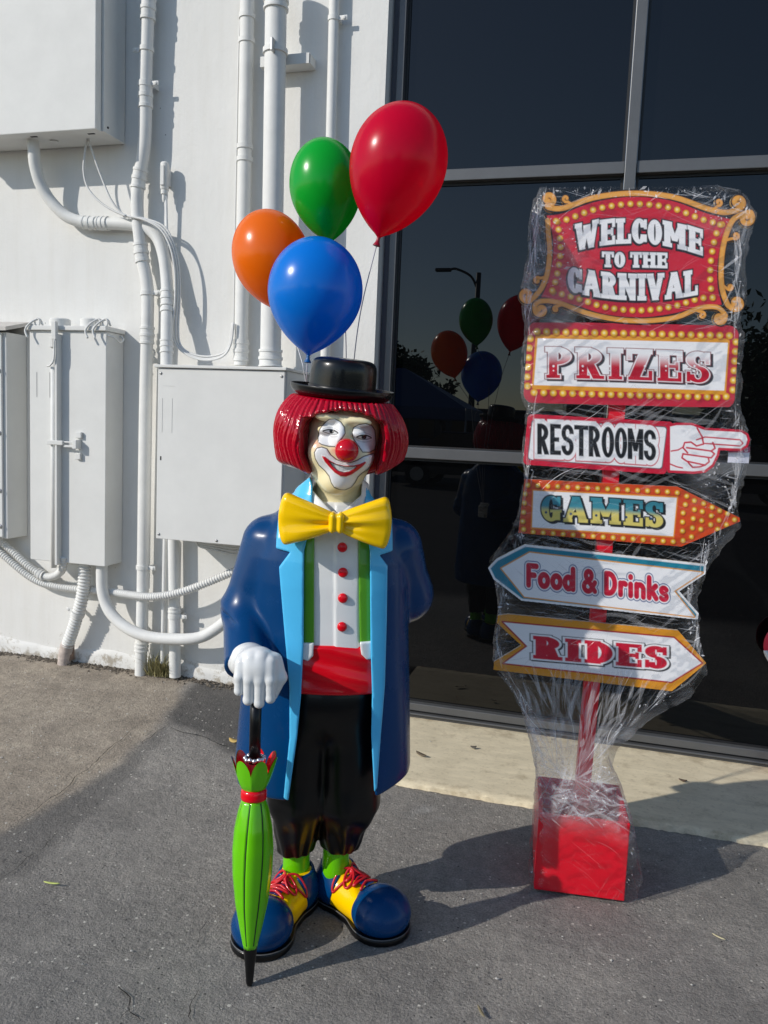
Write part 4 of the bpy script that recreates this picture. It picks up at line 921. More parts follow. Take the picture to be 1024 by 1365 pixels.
# ---- gloved hand on the umbrella
fk = [(321, 884), (334, 878), (348, 877), (361, 882)]; ft = [(318.5, 921), (331, 933), (345.5, 937), (360.5, 931)]
def glove(x, y, z):
    pc = cl3(343.5, 893, -.262)
    d = ell(x, y, z, pc, (.060, .034, .050))
    d = smin(d, cone(x, y, z, (-.220, -.17, .845), pc+np.array([0, .01, .012]), .052, .046), .03)
    f_ = None
    for (a, b), r in zip(zip(fk, ft), (.0135, .0155, .0155, .0145)):
        k_ = cl3(*a, -.278); e_ = cl3(*b, -.284); m_ = (k_+e_)/2+np.array([0, -.006, .002])
        q = smin(cone(x, y, z, k_, m_, r*1.08, r*1.05), cone(x, y, z, m_, e_, r*1.05, r*.86), .006)
        q = smin(q, cone(x, y, z, e_, e_+np.array([0, .045, .012]), r*.86, r*.8), .006)
        f_ = q if f_ is None else smin(f_, q, .0025)
    d = smin(d, f_, .009)
    th = smin(cone(x, y, z, cl3(366, 880, -.255), cl3(374, 903, -.262), .021, .017), cone(x, y, z, cl3(374, 903, -.262), cl3(364, 927, -.258), .017, .0125), .008)
    return smin(d, th, .008)
g0 = cl3(343.5, 893, -.262)
sdf_part('gloved_hand', glove, (g0[0]-.11, -.34, g0[2]-.12), (g0[0]+.10, -.12, g0[2]+.10), .0026, WHT)
def fist(x, y, z):                                          # the other hand, closed round the balloon strings behind the back
    d = smin(ell(x, y, z, (.052, .232, .955), (.036, .030, .042)), cone(x, y, z, (.095, .203, .955), (.055, .230, .955), .042, .034), .02)
    for k in range(4):
        zz_ = .985-.020*k; q = smin(cone(x, y, z, (.046, .258, zz_), (.012, .256, zz_), .0125, .0120), cone(x, y, z, (.012, .256, zz_), (.016, .226, zz_), .0120, .0105), .005); d = smin(d, q, .004)
    return smin(d, cone(x, y, z, (.060, .240, 1.000), (.018, .246, 1.004), .0145, .0115), .006)
sdf_part('gloved_hand', fist, (-.03, .16, .88), (.16, .30, 1.05), .003, WHT)
# cuff rim of that sleeve
# ---- umbrella (held, rests on the ground)
uT = np.array([-.162, -.338, .0]); uH = cl3(341.5, 930, -.262); uax = (uH-uT)/np.linalg.norm(uH-uT); uL = np.linalg.norm(uH-uT)
umb = empty('umbrella', to_world(uT)); tag(umb, 'closed lime green umbrella with red band, standing on its black tip', 'umbrella')
Ru = np.array(Vector((0, 0, 1)).rotation_difference(Vector(uax)).to_matrix())
def us(py):
    best = 0
    for s_ in np.linspace(0, uL, 800):
        P = to_world((uT+uax*s_)[None])[0]; v = P-CO; w = v@CF; yy = 682.5-FPX*(v@CU)/w
        if yy > py: best = s_
    return best
cz_, sz_ = math.cos(CTH), math.sin(CTH); RW = np.array([[cz_, -sz_, 0], [sz_, cz_, 0], [0, 0, 1]]) @ Ru
def upart(name, mb_V, F, m, smooth=True):
    V = np.asarray(mb_V) @ RW.T; return mk(name, V, F, m, umb, smooth)
def ulathe(name, prof, m, n=40, fn=None):
    mb = MB().lathe(prof, n, None, (0, 0, 0), fn); return upart(name, np.concatenate(mb.V), mb.F, m)
sTip, sBot, sWide, sBand0, sBand1, sRuf = 0.0, us(1262), us(1140), us(1064), us(1051), us(1007)
ulathe('ferrule', [(0, .0), (.007, .001), (.0095, .008), (.014, sBot*.6), (.0185, sBot), (.0185, sBot+.004)], BLK, 24)
ulathe('shaft', [(.0155, sRuf-.02), (.0155, uL+.03), (0, uL+.032)], BLK, 24)
sv = np.linspace(0, 1, 40); prof = []
for q in sv:
    s_ = sBot+(sBand0-sBot)*q
    r_ = np.interp(q, [0, .12, .3, .5, .66, .8, .92, 1.0], [.0185, .029, .0435, .0525, .0545, .0505, .041, .031]); prof.append((r_, s_))
def flute(V):
    a = np.arctan2(V[:, 1], V[:, 0]); q = np.clip((V[:, 2]-sBot)/(sBand0-sBot), 0, 1); ph = a*7-q*1.6+.9
    k = 1-.09*np.exp(-(np.sin(ph/2)/.16)**2)*sstep(0, .15, q)+.02*np.sin(ph); V = V.copy(); V[:, :2] *= k[:, None]; return V
ulathe('canopy', prof, LIME, 160, flute)
for j in range(7):                                            # dark fold lines between the panels
    P = []
    for q in np.linspace(.03, .985, 40):
        a = (j*2*math.pi+q*1.6-.9)/7; r_ = np.interp(q, sv, [p_[0] for p_ in prof])*.915; s_ = sBot+(sBand0-sBot)*q; P.append((r_*math.cos(a), r_*math.sin(a), s_))
    mb = MB().tube(P, .0026, 6); upart('fold_seam', np.concatenate(mb.V), mb.F, mat('fold_dark_green', lin(18, 52, 12), 0.5))
ulathe('band', [(.030, sBand0-.003), (.0335, sBand0-.001), (.035, sBand0+.006), (.0345, sBand1-.006), (.0325, sBand1), (.029, sBand1+.001)], REDP, 40)
nP = 7
for inner in (0, 1):
    n_ = nP*12; V = []; rows_ = np.linspace(0, 1, 10)
    for q in rows_:
        for k in range(n_):
            a = k*2*math.pi/n_; tri = 1-abs(((k % 12)/12)*2-1)
            bul = math.sin(math.pi*min(tri, 1)*.5)**.7; r_ = (.029+.027*q**.65+(.007*q*bul)-(.0022 if inner else 0)); z_ = sBand1+(sRuf-sBand1)*(q*(.55+.50*bul)-.10*max(0, q-.8)); r_ *= 1-.07*(1-bul)*q
            V.append((r_*math.cos(a+.2), r_*math.sin(a+.2), z_))
    F = [[i*n_+k, i*n_+(k+1) % n_, (i+1)*n_+(k+1) % n_, (i+1)*n_+k] for i in range(9) for k in range(n_)]
    if inner: F = [f[::-1] for f in F]
    upart('ruffle' if not inner else 'ruffle_lining', V, F, LIME if not inner else REDP)
ulathe('ruffle_floor', [(0, sBand1+.018), (.036, sBand1+.018), (.036, sBand1+.017)], REDP, 24)
for k in range(13):
    a = k*2*math.pi/13; c = np.array([.0245*math.cos(a), .0245*math.sin(a), sRuf-.008+.002*(k % 2)])
    mb = MB().lathe([(.0068*math.sin(b), .0068*math.cos(b)) for b in np.linspace(0, math.pi, 9)], 12, None, c); upart('bead', np.concatenate(mb.V), mb.F, SILV)

# ================================================================== BALLOONS
def balloon_mat(name, rgb, tl):
    m = bpy.data.materials.new(name); m.use_nodes = True; t = m.node_tree; p = t.nodes['Principled BSDF']; N = t.nodes.new; L = t.links.new
    c = lin(*rgb); p.inputs['Base Color'].default_value = (*c, 1); p.inputs['Roughness'].default_value = 0.24; p.inputs['Coat Weight'].default_value = 0.12; p.inputs['Coat Roughness'].default_value = 0.05
    tr = N('ShaderNodeBsdfTranslucent'); tr.inputs[0].default_value = (*c, 1)
    mx = N('ShaderNodeMixShader'); mx.inputs[0].default_value = tl; L(p.outputs[0], mx.inputs[1]); L(tr.outputs[0], mx.inputs[2])
    tp = N('ShaderNodeBsdfTransparent'); tp.inputs[0].default_value = (*[min(1, v*1.0+.04) for v in c], 1); m2 = N('ShaderNodeMixShader'); m2.inputs[0].default_value = .26 if tl > .45 else .05; L(mx.outputs[0], m2.inputs[1]); L(tp.outputs[0], m2.inputs[2])
    L(m2.outputs[0], t.nodes['Material Output'].inputs[0]); return m
STR = mat('string', (0.42, 0.40, 0.46), 0.7); STRW = mat('ribbon_white', (0.7, 0.7, 0.7), 0.5)
hand_b = to_world(np.array([[.030, .240, .975]]))[0]
def balloon(label, px, py, Y, rx_px, up_px, dn_px, tilt, rgb, tl, lean=0.0, via=None, sm=STR):
    c = on_y(px, py, Y); k = ((c-CO)@CF)/FPX; R, U, Dn = rx_px*k, up_px*k, dn_px*k
    prof = [(R*math.sin(a), U*math.cos(a)) for a in np.linspace(0, math.pi/2, 22)]
    prof += [(R*(1-s_**2)**.80 if s_ < .985 else .006, -Dn*s_) for s_ in np.linspace(0, 1, 30)[1:-1]]
    rn = .0062; prof = [q for q in prof if q[1] > -Dn*.9 or q[0] > rn]
    prof += [(rn, -Dn*1.005), (rn*.8, -Dn*1.03), (rn*1.0, -Dn*1.075), (rn*1.7, -Dn*1.115), (rn*1.9, -Dn*1.125), (rn*1.4, -Dn*1.13), (0, -Dn*1.12)]
    fwd = np.array([CF[0], CF[1], 0])/np.hypot(CF[0], CF[1])
    Rm = np.array(Matrix.Rotation(tilt, 3, Vector(fwd))) @ np.array(Matrix.Rotation(lean, 3, Vector(CR)))
    root = empty('balloon', c); tag(root, label, 'balloon', 'balloons above the clown')
    cut = next(i for i, q in enumerate(prof) if q[1] < -Dn*1.002)
    b1 = MB().lathe(prof[:cut+1], 64, Rm, (0, 0, 0)); b1.build('skin', balloon_mat('balloon_'+label.split()[0], rgb, tl), root, True)
    b2 = MB().lathe(prof[cut:], 20, Rm, (0, 0, 0)); b2.build('nozzle', mat('nozzle_'+label.split()[0], tuple(v*.35 for v in lin(*rgb)), .4), root, True)
    tip = np.array(Rm) @ np.array([0, 0, -Dn*1.06])
    P = [tip]+([np.array(v)-c for v in via] if via else [])+[hand_b-c]
    MB().tube(spline(np.array(P), 10), .0016, 6).build('string', sm, root, True)
pt = lambda x, y, yl: to_world(cl3(x, y, yl)[None])[0]
balloon('red balloon, largest and highest, standing in front of the window frame', 531.5, 217, 2.335, 64.5, 76, 99, math.radians(13), (236, 0, 66), .5, via=[pt(484, 400, .13), pt(474, 462, .15), pt(470, 520, .19), pt(465, 660, .26)])
balloon('green balloon behind the red one', 434, 248, 2.46, 48, 61, 73, math.radians(-6), (8, 186, 52), .34, via=[pt(458, 400, .21), pt(462, 520, .22), pt(460, 660, .27)])
balloon('orange balloon behind the blue one', 362, 343, 2.45, 51.5, 62, 74, math.radians(-17), (255, 128, 6), .36, via=[pt(402, 480, .2), pt(409, 515, .21), pt(440, 660, .27)], sm=STRW)
balloon('blue balloon just above the black hat', 420.5, 388, 2.31, 63, 70, 84, math.radians(4.5), (0, 136, 236), .34, via=[pt(409, 500, .13), pt(414, 530, .19), pt(450, 660, .27)])

# ================================================================== CARNIVAL SIGN
SCn = np.array([-.004, 2.688, 0.0]); SS = np.array([.99452, .10453, 0]); SN = np.array([-.10453, .99452, 0])
def sp3(px, py, off=0.0):
    px = np.asarray(px, float); py = np.asarray(py, float)
    d = (px[..., None]-512)/FPX*CR-(py[..., None]-682.5)/FPX*CU+CF
    return CO+d*(((SCn-SN*off-CO)@SN)/(d@SN))[..., None]
sign = empty('carnival_sign', SCn); tag(sign, 'tall carnival direction sign with six painted boards on red post and box', 'sign')
# ---- lettering: each glyph is a union of simple shapes, height 1
def g_box(x0, y0, x1, y1): return lambda x, y: np.maximum(np.maximum(x0-x, x-x1), np.maximum(y0-y, y-y1))
def g_dia(x0, y0, x1, y1, hw):
    k = (x1-x0)/(y1-y0); c = 1/math.sqrt(1+k*k); a, b = min(y0, y1), max(y0, y1)
    return lambda x, y: np.maximum((np.abs(x-x0-(y-y0)*k)-hw)*c, np.maximum(a-y, y-b))
def _e(x, y, cx, cy, rx, ry):
    k = np.hypot((x-cx)/rx, (y-cy)/ry); k1 = np.hypot((x-cx)/rx**2, (y-cy)/ry**2); return k*(k-1)/np.maximum(k1, 1e-6)
def g_ring(cx, cy, rx, ry, tx, ty, cut=(), keep=()):
    def f(x, y):
        d = np.maximum(_e(x, y, cx, cy, rx, ry), -_e(x, y, cx, cy, max(rx-tx, .02), max(ry-ty, .02)))
        for c in cut: d = np.maximum(d, -g_box(*c)(x, y))
        for c in keep: d = np.maximum(d, g_box(*c)(x, y))
        return d
    return f
def glyph(ch, t=.22, h=.13, sf=1):
    B = g_box; o = .07*sf; P = []; big = 9
    def stem(x): P.append(B(x, 0, x+t, 1))
    def feet(x, top=True, bot=True):
        if sf:
            if bot: P.append(B(x-o, 0, x+t+o, h))
            if top: P.append(B(x-o, 1-h, x+t+o, 1))
    if ch == 'I': stem(o); feet(o); w = t+2*o
    elif ch == 'E':
        stem(o); feet(o); w = o+t+.34; P += [B(o, 0, w, h), B(o, 1-h, w, 1), B(o+t, .5-h/2, w-.10, .5+h/2)]
        if sf: P += [B(w-.11, 0, w, .32), B(w-.11, .68, w, 1), B(w-.17, .36, w-.08, .64)]
    elif ch == 'L':
        stem(o); feet(o); w = o+t+.34; P.append(B(o, 0, w, h))
        if sf: P.append(B(w-.11, 0, w, .36))
    elif ch in 'CG':
        w = .66; P.append(g_ring(w/2, .5, w/2, .5, t, h, [(w*.55, .36, big, .66)]))
        if sf: P += [B(w-.12, .60, w-.01, .97)]
        if ch == 'G': P += [B(w-t-.02, .06, w-.02, .46), B(w*.45, .36, w+.03, .46)]
        elif sf: P.append(B(w-.12, .08, w-.01, .32))
    elif ch == 'O': w = .62; P.append(g_ring(w/2, .5, w/2, .5, t, h))
    elif ch == 'W':
        w = 1.06; q = t*.46; P += [g_dia(.14, 1, .33, 0, q), g_dia(.33, 0, .53, .88, q*.75), g_dia(.73, 0, .53, .88, q*.95), g_dia(.92, 1, .73, 0, q*.8)]
        if sf: P += [B(0, 1-h, .30, 1), B(.38, .86-h, .68, .88), B(.78, 1-h, w, 1)]
    elif ch == 'M':
        w = 2*o+t*2+.40; stem(o); stem(w-o-t); feet(o); feet(w-o-t); m_ = w/2; P += [g_dia(o+t*.6, 1, m_, .28, t*.42), g_dia(w-o-t*.6, 1, m_, .28, t*.42)]
    elif ch == 'T':
        w = .70; P += [B(w/2-t/2, 0, w/2+t/2, 1), B(0, 1-h, w, 1)]
        if sf: P += [B(0, .66, .10, 1), B(w-.10, .66, w, 1), B(w/2-t/2-o, 0, w/2+t/2+o, h)]
    elif ch == 'H':
        w = 2*o+2*t+.22; stem(o); stem(w-o-t); feet(o); feet(w-o-t); P.append(B(o, .5-h/2, w-o, .5+h/2))
    elif ch == 'N':
        w = 2*o+2*t+.24; stem(o); stem(w-o-t); feet(o); feet(w-o-t, True, False); P.append(g_dia(o+t*.5, 1, w-o-t*.5, 0, t*.42))
    elif ch == 'A':
        w = .84; P += [g_dia(.14, 0, .42, 1, t*.42), g_dia(.70, 0, .42, 1, t*.55), B(.2, .28, .66, .28+h*.8)]
        if sf: P += [B(0, 0, .30, h), B(.52, 0, w, h), B(.30, 1-h*.9, .54, 1)]
    elif ch == 'V':
        w = .82; P += [g_dia(.14, 1, .41, 0, t*.55), g_dia(.68, 1, .41, 0, t*.42)]
        if sf: P += [B(0, 1-h, .30, 1), B(.52, 1-h, w, 1)]
    elif ch in 'PR':
        stem(o); feet(o); w = o+t+.36; P.append(g_ring(o+t*.8, .72, w-o-t*.8-.01, .28, t, h, (), [(o+t*.5, .44, big, 1.0)]))
        if ch == 'R':
            w += .06; P += [g_dia(o+t*1.25, .5, w-t*.62-.02, 0, t*.52)]
            if sf: P += [B(w-.18, 0, w+.02, h)]
    elif ch == 'D':
        stem(o); feet(o); w = o+t+.40; P.append(g_ring(o+t*.5, .5, w-o-t*.5, .5, t, h, (), [(o+t*.3, -1, big, 2)]))
    elif ch == 'Z':
        w = .66; P += [B(.02, 0, w, h), B(0, 1-h, w-.02, 1), g_dia(.16, 0, w-.16, 1, t*.62)]
        if sf: P += [B(w-.11, 0, w, .33), B(0, .67, .11, 1)]
    elif ch == 'S':
        w = .60; P += [g_ring(w/2, .735, w/2, .265, t*.92, h, [(w/2+.02, .45, big, .735)]), g_ring(w/2, .275, w/2, .275, t*.92, h, [(-1, .275, w/2-.02, .52)])]
        if sf: P += [B(w-.11, .62, w-.005, .98), B(.0, .02, .11, .36)]
    else: w = .3
    return w, P
def stroke(pts, r):
    pts = [np.array(p, float) for p in pts]
    def f(x, y):
        d = None
        for a, b in zip(pts[:-1], pts[1:]):
            e = b-a; t_ = np.clip(((x-a[0])*e[0]+(y-a[1])*e[1])/max(e@e, 1e-9), 0, 1); q = np.hypot(x-a[0]-t_*e[0], y-a[1]-t_*e[1])
            d = q if d is None else np.minimum(d, q)
        return d-r
    return f
def arcp(cx, cy, rx, ry, a0, a1, n=14): return [(cx+rx*math.cos(math.radians(a)), cy+ry*math.sin(math.radians(a))) for a in np.linspace(a0, a1, n)]
def bubble(ch, r=.105):
    s = lambda *p: stroke(list(p), r)
    if ch == 'F': return .58, [s((.14, .1), (.14, .9), (.52, .9)), s((.14, .52), (.42, .52))]
    if ch == 'o': return .60, [stroke(arcp(.30, .34, .19, .24, 0, 360, 20), r)]
    if ch == 'd': return .62, [stroke(arcp(.27, .34, .17, .24, 0, 360, 20), r), s((.50, .1), (.50, .92))]
    if ch == '&': return .80, [stroke(arcp(.36, .74, .14, .17, -60, 230, 16)+[(.66, .1)], r*.9), stroke([(.45, .60)]+arcp(.32, .28, .19, .20, 100, 330, 14)+[(.66, .46)], r*.9)]
    if ch == 'D': return .68, [stroke([(.14, .1), (.14, .9)]+arcp(.26, .5, .29, .40, 90, -90, 14)+[(.14, .1)], r)]
    if ch == 'r': return .48, [s((.14, .1), (.14, .56)), stroke([(.14, .36)]+arcp(.30, .36, .16, .21, 150, 60, 8), r)]
    if ch == 'i': return .28, [s((.14, .1), (.14, .56)), s((.14, .86), (.14, .87))]
    if ch == 'n': return .60, [s((.14, .1), (.14, .58)), stroke([(.14, .36)]+arcp(.30, .38, .17, .20, 160, 0, 12)+[(.47, .1)], r)]
    if ch == 'k': return .58, [s((.14, .1), (.14, .92)), s((.46, .60), (.18, .34)), s((.26, .40), (.48, .1))]
    if ch == 's': return .52, [stroke(arcp(.27, .46, .14, .11, 20, 250, 12)+arcp(.26, .21, .15, .12, 80, -150, 12), r*.85)]
    return .26, []
def text_sd(X, Y, s, x0, x1, base, hgt, fn=glyph, gap=.06, **kw):
    """base: (y at x0, y at middle, y at x1) of the baseline; hgt: px height (or same triple)"""
    gl = [fn(c, **kw) for c in s]; tot = sum(g[0] for g in gl)+gap*(len(gl)-1); st = (x1-x0)/tot
    q = np.polyfit([x0, (x0+x1)/2, x1], base, 2); dq = np.polyder(q); hq = np.polyfit([x0, (x0+x1)/2, x1], hgt if hasattr(hgt, '__len__') else [hgt]*3, 2)
    out = np.full(np.shape(X), 99.0); V = np.full(np.shape(X), .5); x = x0
    for w, P in gl:
        xc = x+w*st/2; yb = np.polyval(q, xc); sl = np.polyval(dq, xc); hh = np.polyval(hq, xc)
        ux = (X-x)/st; uy = (yb+sl*(X-xc)-Y)/hh
        box_ = (ux > -.5) & (ux < w+.5) & (uy > -.6) & (uy < 1.6)
        if P:
            d = None
            for p_ in P: e = p_(ux[box_], uy[box_]); d = e if d is None else np.minimum(d, e)
            d = d*min(hh, st); cur = out[box_]; better = d < cur; tmp = V[box_]; tmp[better] = uy[box_][better]; V[box_] = tmp; out[box_] = np.minimum(cur, d)
        x += (w+gap)*st
    return out, V
class Art:
    def __init__(s, X, Y, c): s.X, s.Y = X, Y; s.C = np.tile(np.array(c, float), np.shape(X)+(1,))
    def put(s, sd, c, a=1.0, soft=.55):
        m_ = (sstep(soft, -soft, sd)*a)[..., None]; c = np.asarray(c, float); s.C = s.C*(1-m_)+c*m_
    def dots(s, pts, r):
        for x, y in pts:
            b = (np.abs(s.X-x) < 9) & (np.abs(s.Y-y) < 9); X, Y = s.X[b], s.Y[b]; C = s.C[b]
            for dx, dy, rr, c in ((1.0, 1.2, r+.1, lin(110, 20, 22)), (0, 0, r, lin(216, 148, 30)), (-.1, -.1, r*.72, lin(246, 196, 62)), (-.3, -.3, r*.36, lin(255, 236, 168))):
                m_ = sstep(.6, -.6, np.hypot(X-x-dx, Y-y-dy)-rr)[:, None]*(.55 if dx == 1.0 else 1); C = C*(1-m_)+np.array(c)*m_
            s.C[b] = C
PRINT = mat('printed_board', rough=0.38, coat=0.15, attr=True)
def board(name, label, outline, paint, bbox, off, thick=.014, step=.75, side=(0.6, 0.5, 0.4), parent=sign):
    x0, y0, x1, y1 = bbox; xs_ = np.arange(x0, x1+step, step); ys_ = np.arange(y0, y1+step, step); X, Y = np.meshgrid(xs_, ys_, indexing='ij')
    sd = outline(X, Y); n0, n1 = X.shape; cs = (sd[:-1, :-1]+sd[1:, :-1]+sd[1:, 1:]+sd[:-1, 1:])/4; keep = cs < 0
    e = .3; gx = (outline(X+e, Y)-outline(X-e, Y))/(2*e); gy = (outline(X, Y+e)-outline(X, Y-e))/(2*e); g2 = np.maximum(gx*gx+gy*gy, .2)
    near_ = (np.abs(sd) < step*.75); k = np.where(sd > 0, 1.0, 0.0)*(sd < 2*step); X2 = X-gx*sd/g2*k; Y2 = Y-gy*sd/g2*k
    art = paint(X, Y); ii = np.arange(X.size).reshape(X.shape)
    Q = np.stack([ii[:-1, :-1], ii[:-1, 1:], ii[1:, 1:], ii[1:, :-1]], -1)[keep]
    used = np.unique(Q); mp = np.full(X.size, -1); mp[used] = np.arange(len(used)); Q = mp[Q]
    Pf = sp3(X2.ravel()[used], Y2.ravel()[used], off); Cf = art.C.reshape(-1, 3)[used]
    # rim
    E = np.concatenate([Q[:, [i, (i+1) % 4]] for i in range(4)]); key = np.sort(E, 1); _, inv, cnt = np.unique(key[:, 0]*10**7+key[:, 1], return_inverse=True, return_counts=True)
    R = E[cnt[inv] == 1]; rv = np.unique(R); m2 = np.full(len(used), -1); m2[rv] = np.arange(len(rv)); nb = len(used)
    Va = np.concatenate([Pf, Pf[rv]+SN*0.0004, Pf[rv]+SN*thick]); sidec = np.array(side)
    S_ = np.stack([R[:, 1], R[:, 0], R[:, 0], R[:, 1]], 1); S_ = np.stack([nb+m2[R[:, 1]], nb+m2[R[:, 0]], nb+len(rv)+m2[R[:, 0]], nb+len(rv)+m2[R[:, 1]]], 1)
    # plain back face: the same cells, pushed back
    Bk = Pf+SN*thick; nb2 = len(Va); Va = np.concatenate([Va, Bk]); Cc = np.concatenate([Cf, np.tile(sidec, (2*len(rv), 1)), np.tile(np.array((.45, .36, .26)), (len(Bk), 1))])
    F = np.concatenate([Q, S_, (Q+nb2)[:, ::-1]])
    o = mk(name, Va-SCn, F, PRINT, parent, False, Cc)
    if label: o['label'] = label
    return o
def rquad(P, r):
    P = np.asarray(P, float); c = P.mean(0); Q = P+(c-P)/np.linalg.norm(c-P, axis=1, keepdims=True)*r*1.3
    return lambda X, Y: poly_sd(X, Y, Q)-r
def along(P, n, closed=False):
    P = np.asarray(P, float); 
    if closed: P = np.vstack([P, P[:1]])
    s = np.concatenate([[0], np.cumsum(np.linalg.norm(np.diff(P, axis=0), axis=1))]); u = np.linspace(0, s[-1], n+1)[:-1] if closed else np.linspace(0, s[-1], n)
    return np.stack([np.interp(u, s, P[:, 0]), np.interp(u, s, P[:, 1])], 1)
W_ = lin(245, 245, 247); R_ = lin(214, 28, 54); K_ = lin(22, 20, 24); O_ = lin(226, 142, 44)
BOFF = .045
# ---- PRIZES
o1 = rquad([(701, 436), (988, 442), (982.5, 536.5), (695, 529)], 13)
def paint_prizes(X, Y):
    A = Art(X, Y, lin(196, 34, 58)); q = rquad([(713, 448), (974, 454), (969, 523.5), (708, 516)], 4); A.put(q(X, Y), lin(232, 158, 40)); q = rquad([(716.5, 451.5), (971, 457.5), (966, 520), (711.5, 512.5)], 1); A.put(q(X, Y), W_)
    mid = np.array([(716, 442), (975, 447.5), (981.5, 456), (977, 521), (967, 529.5), (710, 523), (702, 513), (706.5, 452)]); A.dots(along(mid, 54, True), 4.9)
    t0, v = text_sd(X-3.2, Y-2.4, 'PRIZES', 728, 946, (504, 506.5, 511), 41, t=.23, h=.12, gap=.12); A.put(t0-1.6, lin(52, 56, 62))
    t0, v = text_sd(X, Y, 'PRIZES', 728, 946, (504, 506.5, 511), 41, t=.23, h=.12, gap=.12); A.put(t0-1.9, lin(126, 10, 32)); A.put(t0-1.0, W_)
    g = sstep(.92, .38, v)[..., None]; c = np.array(W_)*(1-g)+np.array(lin(196, 14, 44))*g; A.put(t0+.2, c)
    for k_, x in enumerate((737, 776, 812, 859, 887, 925)): A.dots([], 1); A.put(np.minimum(np.hypot(X-x-1, Y-488), np.hypot(X-x-1, Y-494)+.6)-1.5, W_)
    return A
board('sign_board', 'white PRIZES board with red light-bulb border', o1, paint_prizes, (690, 430, 994, 542), BOFF)
# ---- RESTROOMS with pointing hand
c8 = lambda P: [(640+a/2.667, 530+b/2.667) for a, b in P]
fist = c8([(672, 100), (700, 94), (752, 94), (800, 112), (930, 119), (950, 132), (955, 150), (948, 172), (928, 185), (850, 182), (845, 205), (828, 240), (800, 262), (760, 266), (672, 262)])
q2 = rquad(c8([(165, 67), (692, 96), (668, 264), (150, 228)]), 6)
def out2(X, Y): return np.minimum(q2(X, Y), poly_sd(X, Y, fist)-2.0)
def paint_rest(X, Y):
    A = Art(X, Y, lin(206, 26, 58)); A.put(rquad(c8([(180, 85), (668, 110), (652, 248), (167, 214)]), 4)(X, Y), lin(90, 96, 104)); A.put(rquad(c8([(183, 88), (665, 113), (649, 245), (170, 211)]), 4)(X, Y), W_)
    t0, v = text_sd(X, Y, 'RESTROOMS', 717, 874, (604.5, 608, 613.5), 39, t=.19, h=.10, sf=0, gap=.08); A.put(t0-5.6, lin(200, 30, 60)); A.put(t0-4.6, W_); A.put(t0-.7, lin(26, 26, 30))
    A.put(poly_sd(X, Y, fist)+1.5, W_)
    rl = lambda P, r=1.1: A.put(stroke(c8(P), r)(X, Y), lin(206, 26, 58))
    rl([(770, 150), (800, 140), (925, 150), (935, 162), (925, 172), (800, 163)], .9); rl([(772, 108), (790, 140), (795, 165), (770, 172), (750, 158), (728, 160), (722, 178), (738, 196)])
    rl([(735, 178), (822, 190), (836, 180), (828, 160)]); rl([(722, 200), (822, 214), (834, 200), (822, 190)]); rl([(722, 200), (718, 214), (735, 226), (800, 240), (815, 228), (812, 214)]); rl([(740, 230), (756, 248), (782, 246), (800, 240)])
    rl([(680, 190), (705, 186), (722, 176)], .9); rl([(676, 236), (700, 246), (720, 250)], .9)
    return A
board('sign_board', 'white RESTROOMS board with red-outlined pointing hand', out2, paint_rest, (692, 550, 1003, 636), BOFF+.004)
# ---- GAMES
gout = c8([(160, 291), (702, 318), (922, 428), (922, 440), (716, 528), (138, 480)])
def paint_games(X, Y):
    A = Art(X, Y, lin(216, 76, 30)); A.put(poly_sd(X, Y, c8([(186, 326), (705, 351), (691, 498), (180, 466)])), lin(236, 150, 48)); A.put(poly_sd(X, Y, c8([(190, 331), (700, 356), (687, 493), (185, 461)])), W_)
    A.dots(along(c8([(170, 311), (695, 336), (735, 350)]), 17), 3.6); A.dots(along(c8([(155, 468), (190, 478), (685, 512), (722, 508)]), 17), 3.6); A.dots(along(c8([(160, 342), (152, 440)]), 4), 3.6)
    for a in ([(730, 380), (722, 410), (720, 442), (720, 474)], [(762, 366), (762, 398), (758, 430), (755, 463), (752, 495)], [(795, 376), (790, 405), (788, 437), (785, 468)], [(825, 390), (822, 420), (820, 452)], [(852, 402), (850, 436), (845, 468)], [(880, 412), (876, 452)], [(905, 434)]): A.dots(c8(a), 3.6)
    t0, v = text_sd(X-2.6, Y-2.4, 'GAMES', 722, 884, (694.5, 698, 704), 34, t=.25, h=.13, gap=.10); A.put(t0-1.2, lin(26, 28, 32))
    t0, v = text_sd(X, Y, 'GAMES', 722, 884, (694.5, 698, 704), 34, t=.25, h=.13, gap=.10); A.put(t0-1.8, lin(30, 34, 40)); g = sstep(.35, .65, v)[..., None]
    A.put(t0-.1, np.array(lin(222, 206, 112))*(1-g)+np.array(lin(62, 142, 160))*g)
    for x in (728, 761, 795, 835, 868): A.put(np.hypot(X-x, Y-683-.06*(x-728))-1.7, lin(24, 70, 110))
    return A
board('sign_board', 'orange GAMES arrow board covered in painted bulbs', lambda X, Y: poly_sd(X, Y, gout)-.6, paint_games, (688, 634, 990, 732), BOFF+.001)
